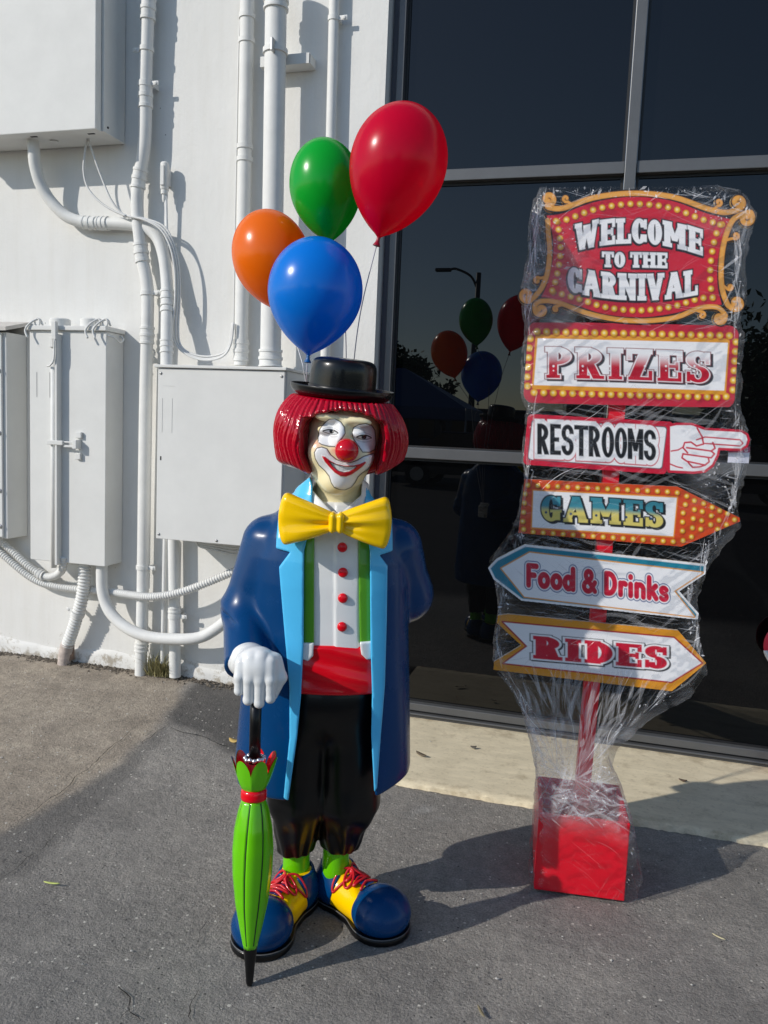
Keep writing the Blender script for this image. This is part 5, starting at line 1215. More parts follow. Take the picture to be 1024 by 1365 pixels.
# ---- FOOD & DRINKS
fo = c8([(31, 606), (60, 575), (160, 524), (802, 594), (800, 626), (706, 688), (776, 768), (772, 787), (148, 720), (50, 645)])
def paint_food(X, Y):
    A = Art(X, Y, W_); sd = poly_sd(X, Y, fo); A.put(np.maximum(sd+1.2, -99), lin(236, 236, 236)); A.put(sd+2.2, lin(28, 132, 158))
    inn = c8([(76, 607), (176, 551), (792, 622), (690, 688), (762, 779), (158, 708)]); A.put(poly_sd(X, Y, inn)-1.6, lin(226, 150, 46)); A.put(poly_sd(X, Y, inn), W_)
    t0, v = text_sd(X, Y, 'Food & Drinks', 701, 892, (782.5, 792, 803), 32, fn=bubble, gap=.015); A.put(t0-3.0, lin(56, 84, 140)); A.put(t0-1.9, W_); A.put(t0-.5, lin(206, 24, 58)); return A
board('sign_board', 'white Food & Drinks arrow board with teal edge', lambda X, Y: poly_sd(X, Y, fo)-.8, paint_food, (648, 722, 946, 830), BOFF+.003)
# ---- RIDES
ro = c8([(66, 776), (100, 772), (704, 830), (802, 944), (682, 1042), (50, 966), (52, 940), (150, 882), (62, 800)])
def paint_rides(X, Y):
    A = Art(X, Y, lin(226, 152, 40)); inn = c8([(80, 797), (690, 853), (790, 944), (680, 1012), (82, 945), (166, 884)])
    A.put(poly_sd(X, Y, inn)-1.3, lin(176, 20, 44)); A.put(poly_sd(X, Y, inn)+.6, W_)
    t0, v = text_sd(X-1.6, Y-1.5, 'RIDES', 711, 889, (877.5, 885, 892.5), 30, t=.30, h=.15, gap=.10); A.put(t0-2.6, lin(34, 36, 42))
    t0, v = text_sd(X, Y, 'RIDES', 711, 889, (877.5, 885, 892.5), 30, t=.30, h=.15, gap=.10); A.put(t0-3.1, lin(34, 36, 42)); A.put(t0-2.2, W_); A.put(t0-.2, lin(206, 22, 54)); return A
board('sign_board', 'white RIDES arrow board with amber edge', lambda X, Y: poly_sd(X, Y, ro)-.8, paint_rides, (654, 814, 946, 926), BOFF+.002)
# ---- WELCOME TO THE CARNIVAL
c7 = lambda P: [(680+a/2.977, 230+b/2.977) for a, b in P]
sm = lambda P, k=6: spline(np.array([(a, b, 0) for a, b in P], float), k)[:, :2]
topE = sm(c7([(140, 168), (210, 158), (330, 115), (480, 93), (640, 108), (780, 158), (880, 182)])); rgtE = sm(c7([(880, 182), (846, 260), (828, 360), (828, 450), (845, 528)]))
botE = sm(c7([(845, 528), (760, 530), (660, 560), (520, 578), (380, 566), (260, 530), (150, 500), (118, 500)])); lftE = sm(c7([(118, 500), (148, 430), (168, 330), (164, 240), (140, 168)]))
panel = np.vstack([topE[:-1], rgtE[:-1], botE[:-1], lftE[:-1]])
def spiral(cx, cy, r0, a0, turns, sgn): 
    return [(cx+r0*(1-.72*k/18)*math.cos(math.radians(a0+sgn*k*turns*20)), cy+r0*(1-.72*k/18)*math.sin(math.radians(a0+sgn*k*turns*20))) for k in range(19)]
SCR = []
def scroll(P, w): SCR.append((sm(c7(P), 4), w/2.977))
scroll(spiral(152, 105, 26, 100, 1.0, -1)[::-1]+[(160, 140), (215, 140), (330, 100), (480, 82), (640, 95), (780, 142), (850, 158), (895, 150)]+spiral(904, 118, 26, 80, 1.0, -1), 20)
scroll(spiral(938, 182, 28, -60, 1.0, 1)[::-1]+[(915, 168), (880, 195), (850, 275), (838, 370), (842, 460), (862, 520)]+spiral(898, 518, 28, 150, 1.0, -1), 20)
scroll(spiral(122, 545, 24, 190, 1.0, -1)[::-1]+[(100, 525), (125, 510), (190, 515), (300, 556), (420, 582), (540, 588), (660, 574), (750, 538), (820, 534), (852, 562)]+spiral(832, 578, 22, -10, 1.0, 1), 18)
scroll(spiral(66, 486, 26, 60, 1.0, 1)[::-1]+[(100, 490), (130, 450), (150, 390), (158, 310), (152, 240), (150, 190)], 19)
for a in ([(250, 128), (232, 118)]+spiral(222, 103, 14, 60, .9, 1), [(800, 150), (815, 140)]+spiral(828, 118, 14, 100, .9, -1), [(858, 268), (880, 262)]+spiral(896, 250, 14, 120, .9, -1), [(848, 450), (864, 462)]+spiral(873, 454, 12, 120, .9, -1), [(215, 522), (195, 528)]+spiral(182, 542, 12, -60, .9, -1), [(735, 545), (750, 550)]+spiral(762, 566, 14, -100, .9, 1), [(140, 415), (125, 418)]+spiral(108, 428, 14, -40, .9, -1)): scroll(a, 10)
def scr_sd(X, Y):
    d = np.full(np.shape(X), 99.0)
    for P, w in SCR: d = np.minimum(d, stroke(P, w/2)(X, Y))
    return d
_cache = {}
def out_w(X, Y): return np.minimum(poly_sd(X, Y, panel)-1.5, scr_sd(X, Y)-1.9)
def paint_welcome(X, Y):
    A = Art(X, Y, lin(30, 24, 26)); pd = poly_sd(X, Y, panel); A.put(pd+1.2, lin(206, 30, 52))
    ctr = np.array(c7([(490, 335)])[0])
    def inset(E, d):
        T = np.gradient(E, axis=0); T /= np.linalg.norm(T, axis=1, keepdims=True); return E+np.stack([-T[:, 1], T[:, 0]], 1)*d
    for E, n in ((topE, 19), (rgtE, 9), (botE, 19), (lftE, 9)):
        P = inset(E, 10.5); P = P[(poly_sd(P[:, 0], P[:, 1], panel) < -8)]; A.dots(along(P, n), 4.3)
    sd = scr_sd(X, Y); A.put(sd-.2, lin(232, 160, 66)); A.put(sd+1.6, lin(240, 180, 92), .5)
    def txt(s, a, b, base, hgt, **k):
        xa, xb = [c7([(q, 0)])[0][0] for q in (a, b)]; bs = [c7([(0, q)])[0][1] for q in base]; hh = [q/2.977 for q in hgt]
        t1, v = text_sd(X, Y, s, xa, xb, bs, hh, **k); d1, _ = text_sd(X+1.1, Y-1.4, s, xa, xb, bs, hh, **k); A.put(np.minimum(d1, t1)-1.9, lin(34, 28, 32)); A.put(t1-.35, W_)
    txt('WELCOME', 258, 765, (312, 281, 330), (108, 98, 104), t=.26, h=.15, gap=.05); txt('TO', 366, 456, (374, 375, 376), (60, 60, 60), t=.24, h=.15); txt('THE', 478, 624, (376, 377, 379), (60, 60, 60), t=.24, h=.15, gap=.05)
    txt('CARNIVAL', 230, 745, (470, 506, 484), (98, 104, 100), t=.26, h=.15, gap=.04)
    return A
board('sign_board', 'red WELCOME TO THE CARNIVAL board with golden scroll edge', out_w, paint_welcome, (688, 246, 1016, 438), BOFF+.002, side=(.55, .35, .12))
# price tag tucked behind the pointing finger
def paint_tag(X, Y):
    A = Art(X, Y, lin(226, 226, 240)); A.put(Y-603.2, lin(206, 60, 120))
    A.put(stroke(arcp(995, 599.4, 2.1, 2.6, 20, 330, 12)[::-1]+[(995.2, 599.8)], .55)(X, Y), W_); A.put(stroke([(989.6, 597), (989.6, 602)], .6)(X, Y), W_)
    for y in (606.5, 609.5, 615): A.put(stroke([(987, y), (993-(y > 612)*2, y)], .35)(X, Y), lin(150, 150, 165))
    return A
board('price_tag', 'small white and pink price tag behind the finger', lambda X, Y: poly_sd(X, Y, [(972, 594), (1000.2, 595.4), (998.3, 617.6), (970, 616.5)]), paint_tag, (968, 592, 1003, 620), BOFF-.016, .001, .5)
# ---- post and planter box
REDW = mat('red_wood', lin(224, 4, 36), 0.4, coat=0.2, var=0.1, vscale=14, bump=0.1, bscale=40)
pA, pB = sp3(778, 1030, 0), sp3(822, 545, 0); pd_ = (pB-pA)/np.linalg.norm(pB-pA)
p0 = pA+pd_*((.02-pA[2])/pd_[2]); p1 = pA+pd_*((2.02-pA[2])/pd_[2]); hw = .0245
V = [q+SS*a*hw+SN*b*hw-SCn for q in (p0, p1) for a, b in ((-1, -1), (1, -1), (1, 1), (-1, 1))]
mk('post', np.array(V), [[0, 1, 2, 3][::-1], [4, 5, 6, 7], [0, 1, 5, 4], [1, 2, 6, 5], [2, 3, 7, 6], [3, 0, 4, 7]], REDW, sign, False)
bw, bh, bth = .144, .275, .014
def bpan(lo, hi, name='box_panel'):
    m_ = MB().box(lo, hi, .003); V = np.concatenate(m_.V); V = V[:, 0:1]*SS+V[:, 1:2]*SN+V[:, 2:3]*np.array([0, 0, 1.0]); mk(name, V, m_.F, REDW, sign, False)
bpan((-bw, -bw, .012), (bw, -bw+bth, bh)); bpan((-bw, bw-bth, .012), (bw, bw, bh)); bpan((-bw, -bw+bth+.0005, .012), (-bw+bth, bw-bth-.0005, bh)); bpan((bw-bth, -bw+bth+.0005, .012), (bw, bw-bth-.0005, bh))
bpan((-bw+bth+.0005, -bw+bth+.0005, .04), (bw-bth-.0005, bw-bth-.0005, .055), 'box_floor')
# ---- clear stretch film wrapped round it all
def film_material():
    m = bpy.data.materials.new('stretch_film'); m.use_nodes = True; t = m.node_tree; N = t.nodes.new; L = t.links.new; t.nodes.remove(t.nodes['Principled BSDF']); out = t.nodes['Material Output']
    tc = N('ShaderNodeTexCoord')
    def nz(rot, sc, scale, det=4, dist=0.4):
        m0 = N('ShaderNodeMapping'); m0.inputs['Rotation'].default_value = rot; L(tc.outputs['Object'], m0.inputs[0])
        mp = N('ShaderNodeMapping'); mp.inputs['Scale'].default_value = sc; L(m0.outputs[0], mp.inputs[0])
        n = N('ShaderNodeTexNoise'); n.inputs['Scale'].default_value = scale; n.inputs['Detail'].default_value = det; n.inputs['Distortion'].default_value = dist; L(mp.outputs[0], n.inputs['Vector']); return n.outputs['Fac']
    def rmp(src, a, b, lo=0, hi=1):
        r = N('ShaderNodeMapRange'); r.interpolation_type = 'SMOOTHSTEP'; r.inputs[1].default_value = a; r.inputs[2].default_value = b; r.inputs[3].default_value = lo; r.inputs[4].default_value = hi; L(src, r.inputs[0]); return r.outputs[0]
    def op(k, a, b):
        x = N('ShaderNodeMath'); x.operation = k; x.use_clamp = k == 'ADD'
        for i, v in enumerate((a, b)):
            if isinstance(v, (int, float)): x.inputs[i].default_value = v
            else: L(v, x.inputs[i])
        return x.outputs[0]
    s1 = rmp(nz((0, math.radians(18), 0), (1.6, 1.6, 46), 4.0, 5, .25), .585, .70); s2 = rmp(nz((0, math.radians(-36), 0), (2, 2, 52), 4, 5, .3), .60, .70)
    s3 = rmp(nz((0, math.radians(64), 0), (2.4, 2.4, 40), 4, 5, .5), .60, .70); big = rmp(nz((0, 0, 0), (1, 1, 1), 5.5, 5), .46, .70)
    streak = op('ADD', op('ADD', s1, s2), op('MULTIPLY', s3, .7)); st = op('MULTIPLY', streak, op('ADD', op('MULTIPLY', big, 1.0), .10))
    at = N('ShaderNodeAttribute'); at.attribute_name = 'crumple'; st2 = op('ADD', st, op('MULTIPLY', at.outputs['Fac'], op('ADD', op('MULTIPLY', streak, .7), .10)))
    lw = N('ShaderNodeLayerWeight'); lw.inputs[0].default_value = 0.12
    b = N('ShaderNodeBump'); b.inputs['Strength'].default_value = 0.5; b.inputs['Distance'].default_value = 0.012
    L(op('ADD', op('MULTIPLY', nz((0, math.radians(16), 0), (2, 2, 26), 4), .6), op('MULTIPLY', nz((0, math.radians(-38), 0), (2, 2, 22), 4), .4)), b.inputs['Height']); pass
    gl = N('ShaderNodeBsdfGlossy'); gl.inputs['Roughness'].default_value = 0.11; L(b.outputs[0], gl.inputs['Normal'])
    df = N('ShaderNodeBsdfDiffuse'); df.inputs[0].default_value = (.86, .87, .9, 1); tl = N('ShaderNodeBsdfTranslucent'); tl.inputs[0].default_value = (.86, .87, .9, 1); L(b.outputs[0], df.inputs[1])
    hz = N('ShaderNodeMixShader'); hz.inputs[0].default_value = .45; L(df.outputs[0], hz.inputs[1]); L(tl.outputs[0], hz.inputs[2])
    tr = N('ShaderNodeBsdfTransparent'); tr.inputs[0].default_value = (.985, .985, .985, 1)
    m1 = N('ShaderNodeMixShader'); L(op('ADD', op('MULTIPLY', st2, .11), op('MULTIPLY', op('POWER', at.outputs['Fac'], 2.0), .26)), m1.inputs[0]); L(tr.outputs[0], m1.inputs[1]); L(hz.outputs[0], m1.inputs[2])
    m2 = N('ShaderNodeMixShader'); L(op('ADD', op('MULTIPLY', lw.outputs['Fresnel'], .35), op('ADD', op('MULTIPLY', st2, .09), .015)), m2.inputs[0]); L(m1.outputs[0], m2.inputs[1]); L(gl.outputs[0], m2.inputs[2])
    L(m2.outputs[0], out.inputs[0]); return m
Lp = np.array([(722, 247), (712, 268), (706, 300), (704, 345), (694, 395), (698, 420), (702, 440), (696, 480), (695, 528), (703, 552), (697, 600), (697, 622), (699, 645), (690, 700), (676, 725), (652, 757), (662, 790), (664, 825), (660, 850), (657, 890), (676, 918), (694, 945), (706, 985), (717, 1030), (716, 1050), (714, 1085), (709, 1130), (706, 1170), (709, 1193)], float)
Rp = np.array([(955, 247), (985, 256), (998, 272), (1007, 292), (996, 320), (988, 350), (992, 375), (995, 400), (986, 425), (989, 445), (986, 500), (984, 535), (990, 560), (1000, 580), (996, 610), (988, 640), (984, 670), (986, 692), (962, 720), (942, 752), (928, 790), (932, 826), (934, 850), (941, 884), (920, 915), (870, 945), (822, 985), (812, 1012), (822, 1035), (838, 1070), (846, 1105), (852, 1140), (846, 1170), (834, 1200)], float)
NV, NU = 420, 260; vv = np.linspace(0, 1, NV); yv = 247+(1196-247)*vv
lx = np.interp(yv, Lp[:, 1], Lp[:, 0]); rx = np.interp(yv, Rp[:, 1], Rp[:, 0])
PL, PR = sp3(lx, yv+(-3), .02), sp3(rx, yv+3, .02)
ul, ur = (PL-SCn)@SS, (PR-SCn)@SS; zz = .5*(PL[:, 2]+PR[:, 2]); zz = np.maximum(zz, .006+0*zz)
low = sstep(.60, .30, zz)
fr = (.060*(1-low)+.152*low)*sstep(-.002, .018, vv); bk = (.045*(1-low)+.152*low)*sstep(-.002, .018, vv)
TH = np.arange(NU)*2*math.pi/NU; ce = np.cos(TH); se = np.sin(TH); pw = 2/5.5
Uc = np.sign(ce)*np.abs(ce)**pw; Vc = np.sign(se)*np.abs(se)**pw
Ugrid = ((ul+ur)/2)[:, None]+((ur-ul)/2)[:, None]*Uc[None]; Dgrid = np.where(Vc[None] < 0, fr[:, None]*Vc[None], bk[:, None]*Vc[None])
Zg = np.repeat(zz[:, None], NU, 1)
a1 = Ugrid*.28+Zg*.96; a2 = Ugrid*-.62+Zg*.78
wr = .006*np.abs(fbm(a1*26, Ugrid*3+Vc[None]*2, 3)-.5)*2+.005*np.abs(fbm(a2*30+7, Ugrid*4, 3)-.5)*2+.010*np.maximum(0, fbm(Zg*9+Vc[None], Ugrid*9+3, 4)-.5)
crum = np.clip(sstep(.16, .02, np.abs(zz-.33))[:, None]*1.0+.5*sstep(.09, .0, np.minimum(np.abs(Ugrid-ul[:, None]), np.abs(Ugrid-ur[:, None])))*(fbm(Zg*11, Ugrid*11, 3) > .42)+.9*np.exp(-(((Ugrid+.165)/.08)**2+((Zg-1.98)/.14)**2))+.6*np.exp(-(((Ugrid-.27)/.10)**2+((Zg-2.16)/.06)**2))+.6*np.exp(-(((Ugrid-.30)/.07)**2+((Zg-1.40)/.10)**2))+.3*sstep(.62, .5, Zg)*sstep(.25, .35, Zg), 0, 1)
wr = wr*(1+3.2*crum)
Dg = Dgrid+np.sign(Vc[None])*wr*(np.abs(Vc[None]) > .02); Ug = Ugrid+np.sign(Uc[None])*wr*.35*(np.abs(Uc[None]) > .8)
# the film is drawn in between the boards' faces and over their edges
Pfm = Ug[..., None]*SS+Dg[..., None]*SN+Zg[..., None]*np.array([0, 0, 1.0])
ii = np.arange(NV*NU).reshape(NV, NU); nx = np.roll(ii, -1, 1)
Ff = np.stack([ii[:-1], ii[1:], nx[1:], nx[:-1]], -1).reshape(-1, 4)
film = mk('stretch_film', Pfm.reshape(-1, 3), Ff, film_material(), None, True, floats=dict(crumple=crum.ravel()))
film.location = SCn; tag(film, 'clear crinkled plastic stretch film wrapped round the carnival sign', 'plastic wrap')

# creases: narrow doubled-up folds of the film catching the light
def crease_mat(name, tf, gf):
    m = bpy.data.materials.new(name); m.use_nodes = True; t = m.node_tree; N = t.nodes.new; L = t.links.new; p = t.nodes['Principled BSDF']
    p.inputs['Base Color'].default_value = (.9, .9, .93, 1); p.inputs['Roughness'].default_value = .22; p.inputs['Specular IOR Level'].default_value = .9; p.inputs['Alpha'].default_value = 1
    tr = N('ShaderNodeBsdfTransparent'); mx = N('ShaderNodeMixShader'); mx.inputs[0].default_value = tf; L(tr.outputs[0], mx.inputs[1]); L(p.outputs[0], mx.inputs[2]); L(mx.outputs[0], t.nodes['Material Output'].inputs[0]); return m
boards_sd = [o1, out2, lambda X, Y: poly_sd(X, Y, gout), lambda X, Y: poly_sd(X, Y, fo), lambda X, Y: poly_sd(X, Y, ro), lambda X, Y: np.minimum(poly_sd(X, Y, panel), 99)]
outl = np.vstack([Lp, Rp[::-1]])
rngc = np.random.default_rng(21)
NC = 14000; CX, CY_ = rngc.uniform(650, 1008, NC), rngc.uniform(250, 1194, NC); CIN = poly_sd(CX, CY_, outl)
CB = np.min([f(CX, CY_) for f in boards_sd], 0) < 1; CB |= (CX > 712) & (CX < 836) & (CY_ > 1092)
def make_creases(n, tf, name, want, wmul=1.0):
    V = []; F = []; k = 0; W2 = want(CX, CY_, CB, CIN) & (CIN < -2); ids = rngc.permutation(np.nonzero(W2)[0])
    for i_ in ids:
        if k >= n: break
        x, y, onb, inside = CX[i_], CY_[i_], CB[i_], CIN[i_]; fld = float(fbm(x/60., y/60., 2))*1.6-.8
        if y >= 1088: a = .62+rngc.normal()*.10
        elif 895 < y < 1040:                        # funnel: folds run together towards the neck above the box
            tx, ty = 768+(x-790)*.25+rngc.normal()*6, 1044; a = math.atan2(ty-y, tx-x)+rngc.normal()*.18
        elif y >= 1035: a = rngc.normal()*.5+.25
        elif inside > -12: a = math.pi/2+rngc.normal()*.2
        else: a = (.20 if rngc.random() < .6 else -.60)+fld*.35+rngc.normal()*.06
        L_ = rngc.gamma(2.2, 17 if not onb else 26)*(.45 if 1036 < y < 1090 else 1); cur = rngc.normal()*.004; w = rngc.uniform(.16, .46)*wmul; P = []
        for q in np.linspace(-.5, .5, 9):
            aa = a+cur*q*L_; P.append((x+q*L_*math.cos(aa), y+q*L_*math.sin(aa)))
        P = np.array(P)
        if (poly_sd(P[::4, 0], P[::4, 1], outl) > -.5).any(): continue
        T = np.gradient(P, axis=0); T /= np.linalg.norm(T, axis=1, keepdims=True); Nn = np.stack([-T[:, 1], T[:, 0]], 1); tp = np.sin(np.linspace(.1, math.pi-.1, 9))[:, None]
        zc = sp3(np.array([x]), np.array([y]), .05)[0][2]; lo_ = float(sstep(.60, .30, zc)); off = .066*(1-lo_)+.158*lo_+rngc.uniform(0, .006)
        A = sp3((P+Nn*w*tp)[:, 0], (P+Nn*w*tp)[:, 1], off); B = sp3((P-Nn*w*tp)[:, 0], (P-Nn*w*tp)[:, 1], off+.0012*rngc.normal()); b0 = len(V)
        V += list(A-SCn)+list(B-SCn); F += [[b0+i, b0+i+1, b0+10+i, b0+9+i] for i in range(8)]; k += 1
    o = mk(name, np.array(V), F, crease_mat(name+'_%d' % n, tf, .3), film, True); o['kind'] = 'stuff'
make_creases(150, .13, 'faint_crease', lambda x, y, b, i: b)
make_creases(380, .17, 'crease', lambda x, y, b, i: ~b)
make_creases(150, .10, 'broad_fold', lambda x, y, b, i: (~b) & (y < 1030), 7.0)
make_creases(170, .20, 'edge_fold', lambda x, y, b, i: (~b) & (i > -15) & (y < 900), 4.0)
make_creases(150, .14, 'neck_fold', lambda x, y, b, i: (y > 900) & (y < 1092) & ~b, 6.0)
make_creases(110, .22, 'rim_fold', lambda x, y, b, i: (~b) & (y > 1030) & (y < 1092), 4.0)
make_creases(80, .5, 'bright_crease', lambda x, y, b, i: (~b) & ((rngc.random(NC) < .2) | (i > -14)), .9)
# glints: pale flecks added as painted sparkle, along film edges and bunched spots
V = []; F = []; Wg = (CIN < -1.5) & (((CIN > -16) & ~CB) | ((CY_ > 1030) & (CY_ < 1090)) | ((np.hypot((CX-745)/34, (CY_-335)/52) < 1)) | (np.hypot((CX-955)/30, (CY_-285)/16) < 1) | (np.hypot((CX-955)/22, (CY_-650)/40) < 1)); ids = rngc.permutation(np.nonzero(Wg)[0])[:800]
for i_ in ids:
    x, y = CX[i_], CY_[i_]; zc = sp3(np.array([x]), np.array([y]), .05)[0][2]; lo_ = float(sstep(.60, .30, zc)); off = .070*(1-lo_)+.162*lo_; c = sp3(np.array([x]), np.array([y]), off)[0]-SCn; b0 = len(V); r = rngc.gamma(2., .00075)
    u = rngc.normal(size=3); u -= SN*(u@SN)*.7; u /= np.linalg.norm(u); w = np.cross(u, SN+rngc.normal(size=3)*.35); w /= np.linalg.norm(w)
    V += [c+u*r*2.2, c+w*r*.8, c-u*r*1.6, c-w*r*.7]; F.append([b0, b0+1, b0+2, b0+3])
o = mk('film_glint', np.array(V), F, crease_mat('film_glint', .55, .3), film, False); o['kind'] = 'stuff'

# ================================================================== SMALL THINGS ON THE GROUND
def litter(name, label, cat, px, py, L_, w_, rgb, ang, z=.006, curl=.3):
    c = on_z(px, py); n = 7; V = []
    for i in range(n):
        t_ = i/(n-1)*2-1; ww = w_/2*(1-t_*t_)**.6+.0004
        for s in (-1, 1): V.append((t_*L_/2*math.cos(ang)-s*ww*math.sin(ang), t_*L_/2*math.sin(ang)+s*ww*math.cos(ang), z+curl*w_*(t_*t_)+.15*w_*s))
    o = mk(name, np.array(V), [[2*i, 2*i+2, 2*i+3, 2*i+1] for i in range(n-1)], mat(name+'_%d_%d_%d' % rgb, lin(*rgb), .7, var=.2, vscale=60), None, True)
    md = o.modifiers.new('s', 'SOLIDIFY'); md.thickness = .0012; o.location = (c[0], c[1], float(gz(c[0], c[1]))); tag(o, label, cat)
litter('leaf', 'thin pale green blade of grass lying on grey asphalt', 'leaf', 69, 1181, .055, .006, (190, 200, 110), .15, .010)
litter('leaf', 'small dry tan leaf on dark asphalt beside the coat hem', 'leaf', 311, 999, .05, .022, (190, 160, 90), -.2, .016)
litter('leaf', 'dark brown dry leaf on tan concrete right of the coat', 'leaf', 561, 1011, .065, .016, (96, 84, 66), -.55, .02)
litter('leaf', 'little curled grey leaf on concrete between clown and sign', 'leaf', 631, 1002, .028, .016, (110, 104, 92), .3, .022)
litter('leaf', 'tiny brown leaf on sunny concrete right of the red box', 'leaf', 910, 1046, .035, .012, (92, 74, 58), -.2, .02)
litter('twig', 'short curved dark twig on asphalt in front of shoes', 'twig', 641, 1352, .045, .006, (120, 110, 84), -1.0, .008)
litter('twig', 'short pale straw on asphalt right of the red box', 'twig', 958, 1252, .04, .004, (200, 190, 150), -.5, .008)
V = []; F = []
for q in range(260):
    x_, y_ = random.uniform(-2.6, 1.4), random.uniform(1.4, 3.85); r = random.uniform(.0012, .0042)*(1 if random.random() < .8 else 1.5)
    z_ = float(gz(x_, y_))+(.016 if (x_ > AP_X0 and y_ > AP_Y0) else .004); n = len(V)
    if x_ > AP_X0 and y_ > AP_Y0 and random.random() < .8: continue
    for d in ((1, 0, 0), (0, 1, 0), (-1, 0, 0), (0, -1, 0), (0, 0, 1), (0, 0, -1)): V.append((x_+d[0]*r*random.uniform(.6, 1.4), y_+d[1]*r*random.uniform(.6, 1.4), z_+d[2]*r*.7))
    F += [[n+i, n+(i+1) % 4, n+4] for i in range(4)]+[[n+(i+1) % 4, n+i, n+5] for i in range(4)]
chips = mk('loose_chips', np.array(V), F, mat('pebble_pale', (.5, .48, .44), .8, var=.4, vscale=9), None, False); tag(chips, 'pale stone chips scattered loosely over the asphalt', 'gravel', kind='stuff')
V = []; F = []
for q in range(1500):                                   # dirt and crumbled asphalt lying along the foot of the wall
    x_ = random.uniform(-3.6, -1.2); y_ = 3.835-abs(random.gauss(0, .035)); r = random.uniform(.0025, .009)*(1 if random.random() < .9 else 1.6); z_ = float(gz(x_, y_))+r*.3; n = len(V)
    for d in ((1, 0, 0), (0, 1, 0), (-1, 0, 0), (0, -1, 0), (0, 0, 1), (0, 0, -1)): V.append((x_+d[0]*r*random.uniform(.6, 1.5), y_+d[1]*r*random.uniform(.6, 1.4), z_+d[2]*r*.8))
    F += [[n+i, n+(i+1) % 4, n+4] for i in range(4)]+[[n+(i+1) % 4, n+i, n+5] for i in range(4)]
dirt = mk('crumbled_dirt', np.array(V), F, mat('dirt_brown', (.16, .135, .105), .95, var=.5, vscale=20), None, False); tag(dirt, 'crumbled brown dirt along the foot of the white wall', 'dirt', kind='stuff')
# second wrapped prop, mostly beyond the frame
pc_ = on_y(1055, 862, 3.86); t = thing('carnival_prop', 'pinkish red rounded prop board with white rim standing before the dark window', 'prop', (pc_[0], pc_[1], 0))
part('board', MB().lathe([(0, -.012), (.105, -.012), (.114, -.006), (.114, .006), (.105, .012), (0, .012)], 40, rotm('X', math.pi/2), pc_), mat('prop_red', lin(214, 40, 66), .4, coat=.2), t, True, auto=40)
part('rim', MB().tube([(pc_[0]+.108*math.cos(a), pc_[1]-.006, pc_[2]+.108*math.sin(a)) for a in np.linspace(math.radians(195), math.radians(345), 24)], .010, 8), mat('prop_white', (.75, .74, .72), .4), t, True)
part('stem', MB().box((pc_[0]+.025, pc_[1]+.013, .03), (pc_[0]+.055, pc_[1]+.04, pc_[2]+.05), .003), REDW, t)
part('base', MB().box((pc_[0]+.02, pc_[1]-.03, .012), (pc_[0]+.2, pc_[1]+.10, .05), .005), REDW, t)

# ================================================================== ACROSS THE LOT (seen mirrored in the shop window)
DARKM = mat('lamp_steel', (.09, .09, .095), .5, metal=.4)
VM = 2*GLASS_Y
def mir(px, py, Yv): P = on_y(px, py, Yv); return np.array([P[0], VM-Yv, P[2]])
lt_, lp_ = mir(585, 360, 36), mir(637.5, 372, 36)
t = thing('street_lamp', 'tall street lamp with curved arm across the lot, mirrored in the window', 'street lamp', (lp_[0], lp_[1], 0))
part('pole', MB().tube([(lp_[0], lp_[1], 0), (lp_[0], lp_[1], 4), (lp_[0], lp_[1], lp_[2]+.25)], [.17, .13, .11], 14), DARKM, t, True)
part('arm', MB().tube(spline(np.array([(lp_[0], lp_[1], lp_[2]-.5), (lp_[0]-.35, lp_[1], lp_[2]+.1), (lp_[0]-1.0, lp_[1], lp_[2]+.42), (lt_[0]+.5, lp_[1], lt_[2])])), .055, 10), DARKM, t, True)
part('lamp_head', MB().box((lt_[0]-.15, lp_[1]-.15, lt_[2]-.09), (lt_[0]+.55, lp_[1]+.15, lt_[2]+.05), .04), DARKM, t)
def leaf_crown(c, rad, n, size, rng):
    V = []; F = []; cl_ = []
    for k in range(max(6, n//90)):
        d = rng.normal(size=3); d /= np.linalg.norm(d); cl_.append(np.array(c)+d*np.array(rad)*rng.uniform(.35, .95))
    for i in range(n):
        b = cl_[rng.integers(len(cl_))]+rng.normal(size=3)*np.array(rad)*.17
        u = rng.normal(size=3); u /= np.linalg.norm(u); w = np.cross(u, rng.normal(size=3)); w /= np.linalg.norm(w); s = size*rng.uniform(.6, 1.3); k = len(V)
        V += [b-u*s, b+w*s*.5, b+u*s, b-w*s*.5]; F.append([k, k+1, k+2, k+3])
    return np.array(V), F
def tree(label, x, y, h, rad, n, seed, size=.16, leaf=(.05, .085, .03)):
    rng = np.random.default_rng(seed); t = thing('tree', label, 'tree', (x, y, 0), 'trees across the lot')
    V, F = leaf_crown((0, 0, h-rad[2]), rad, n, size, rng); mk('crown', V, F, mat('leaf_green_%d' % seed, leaf, .6, var=.3, vscale=2), t, False)
    mb = MB().tube(spline(np.array([(0, 0, 0), (.1, .05, h*.35), (-.05, .1, h*.7)])), np.linspace(.2, .09, 17)[:17], 10)
    for k in range(6):
        a = rng.uniform(0, 6.28); mb.tube([(0, 0, h*.45), (math.cos(a)*rad[0]*.6, math.sin(a)*rad[1]*.6, h-rad[2]*rng.uniform(.6, 1.3))], [.08, .03], 6)
    mb.build('trunk', mat('bark', (.10, .075, .055), .9, var=.3), t, True)
m1 = mir(543, 472, 38); tree('round leafy tree above the blue canopy across the lot', m1[0], m1[1], m1[2], (2.0, 2.0, 1.5), 2600, 11)
m1 = mir(505, 455, 40); tree('wide leafy tree behind the canopy across the lot', m1[0], m1[1], m1[2], (2.2, 2.0, 1.7), 2600, 12)
m1 = mir(592, 522, 42); tree('small thin tree between canopy and street lamp', m1[0], m1[1], m1[2]+.4, (.8, .8, 1.2), 500, 13)
m1 = mir(1012, 418, 28); tree('dense dark tree across the lot beside parked cars', m1[0], m1[1], m1[2], (1.9, 1.8, 2.4), 4200, 14)
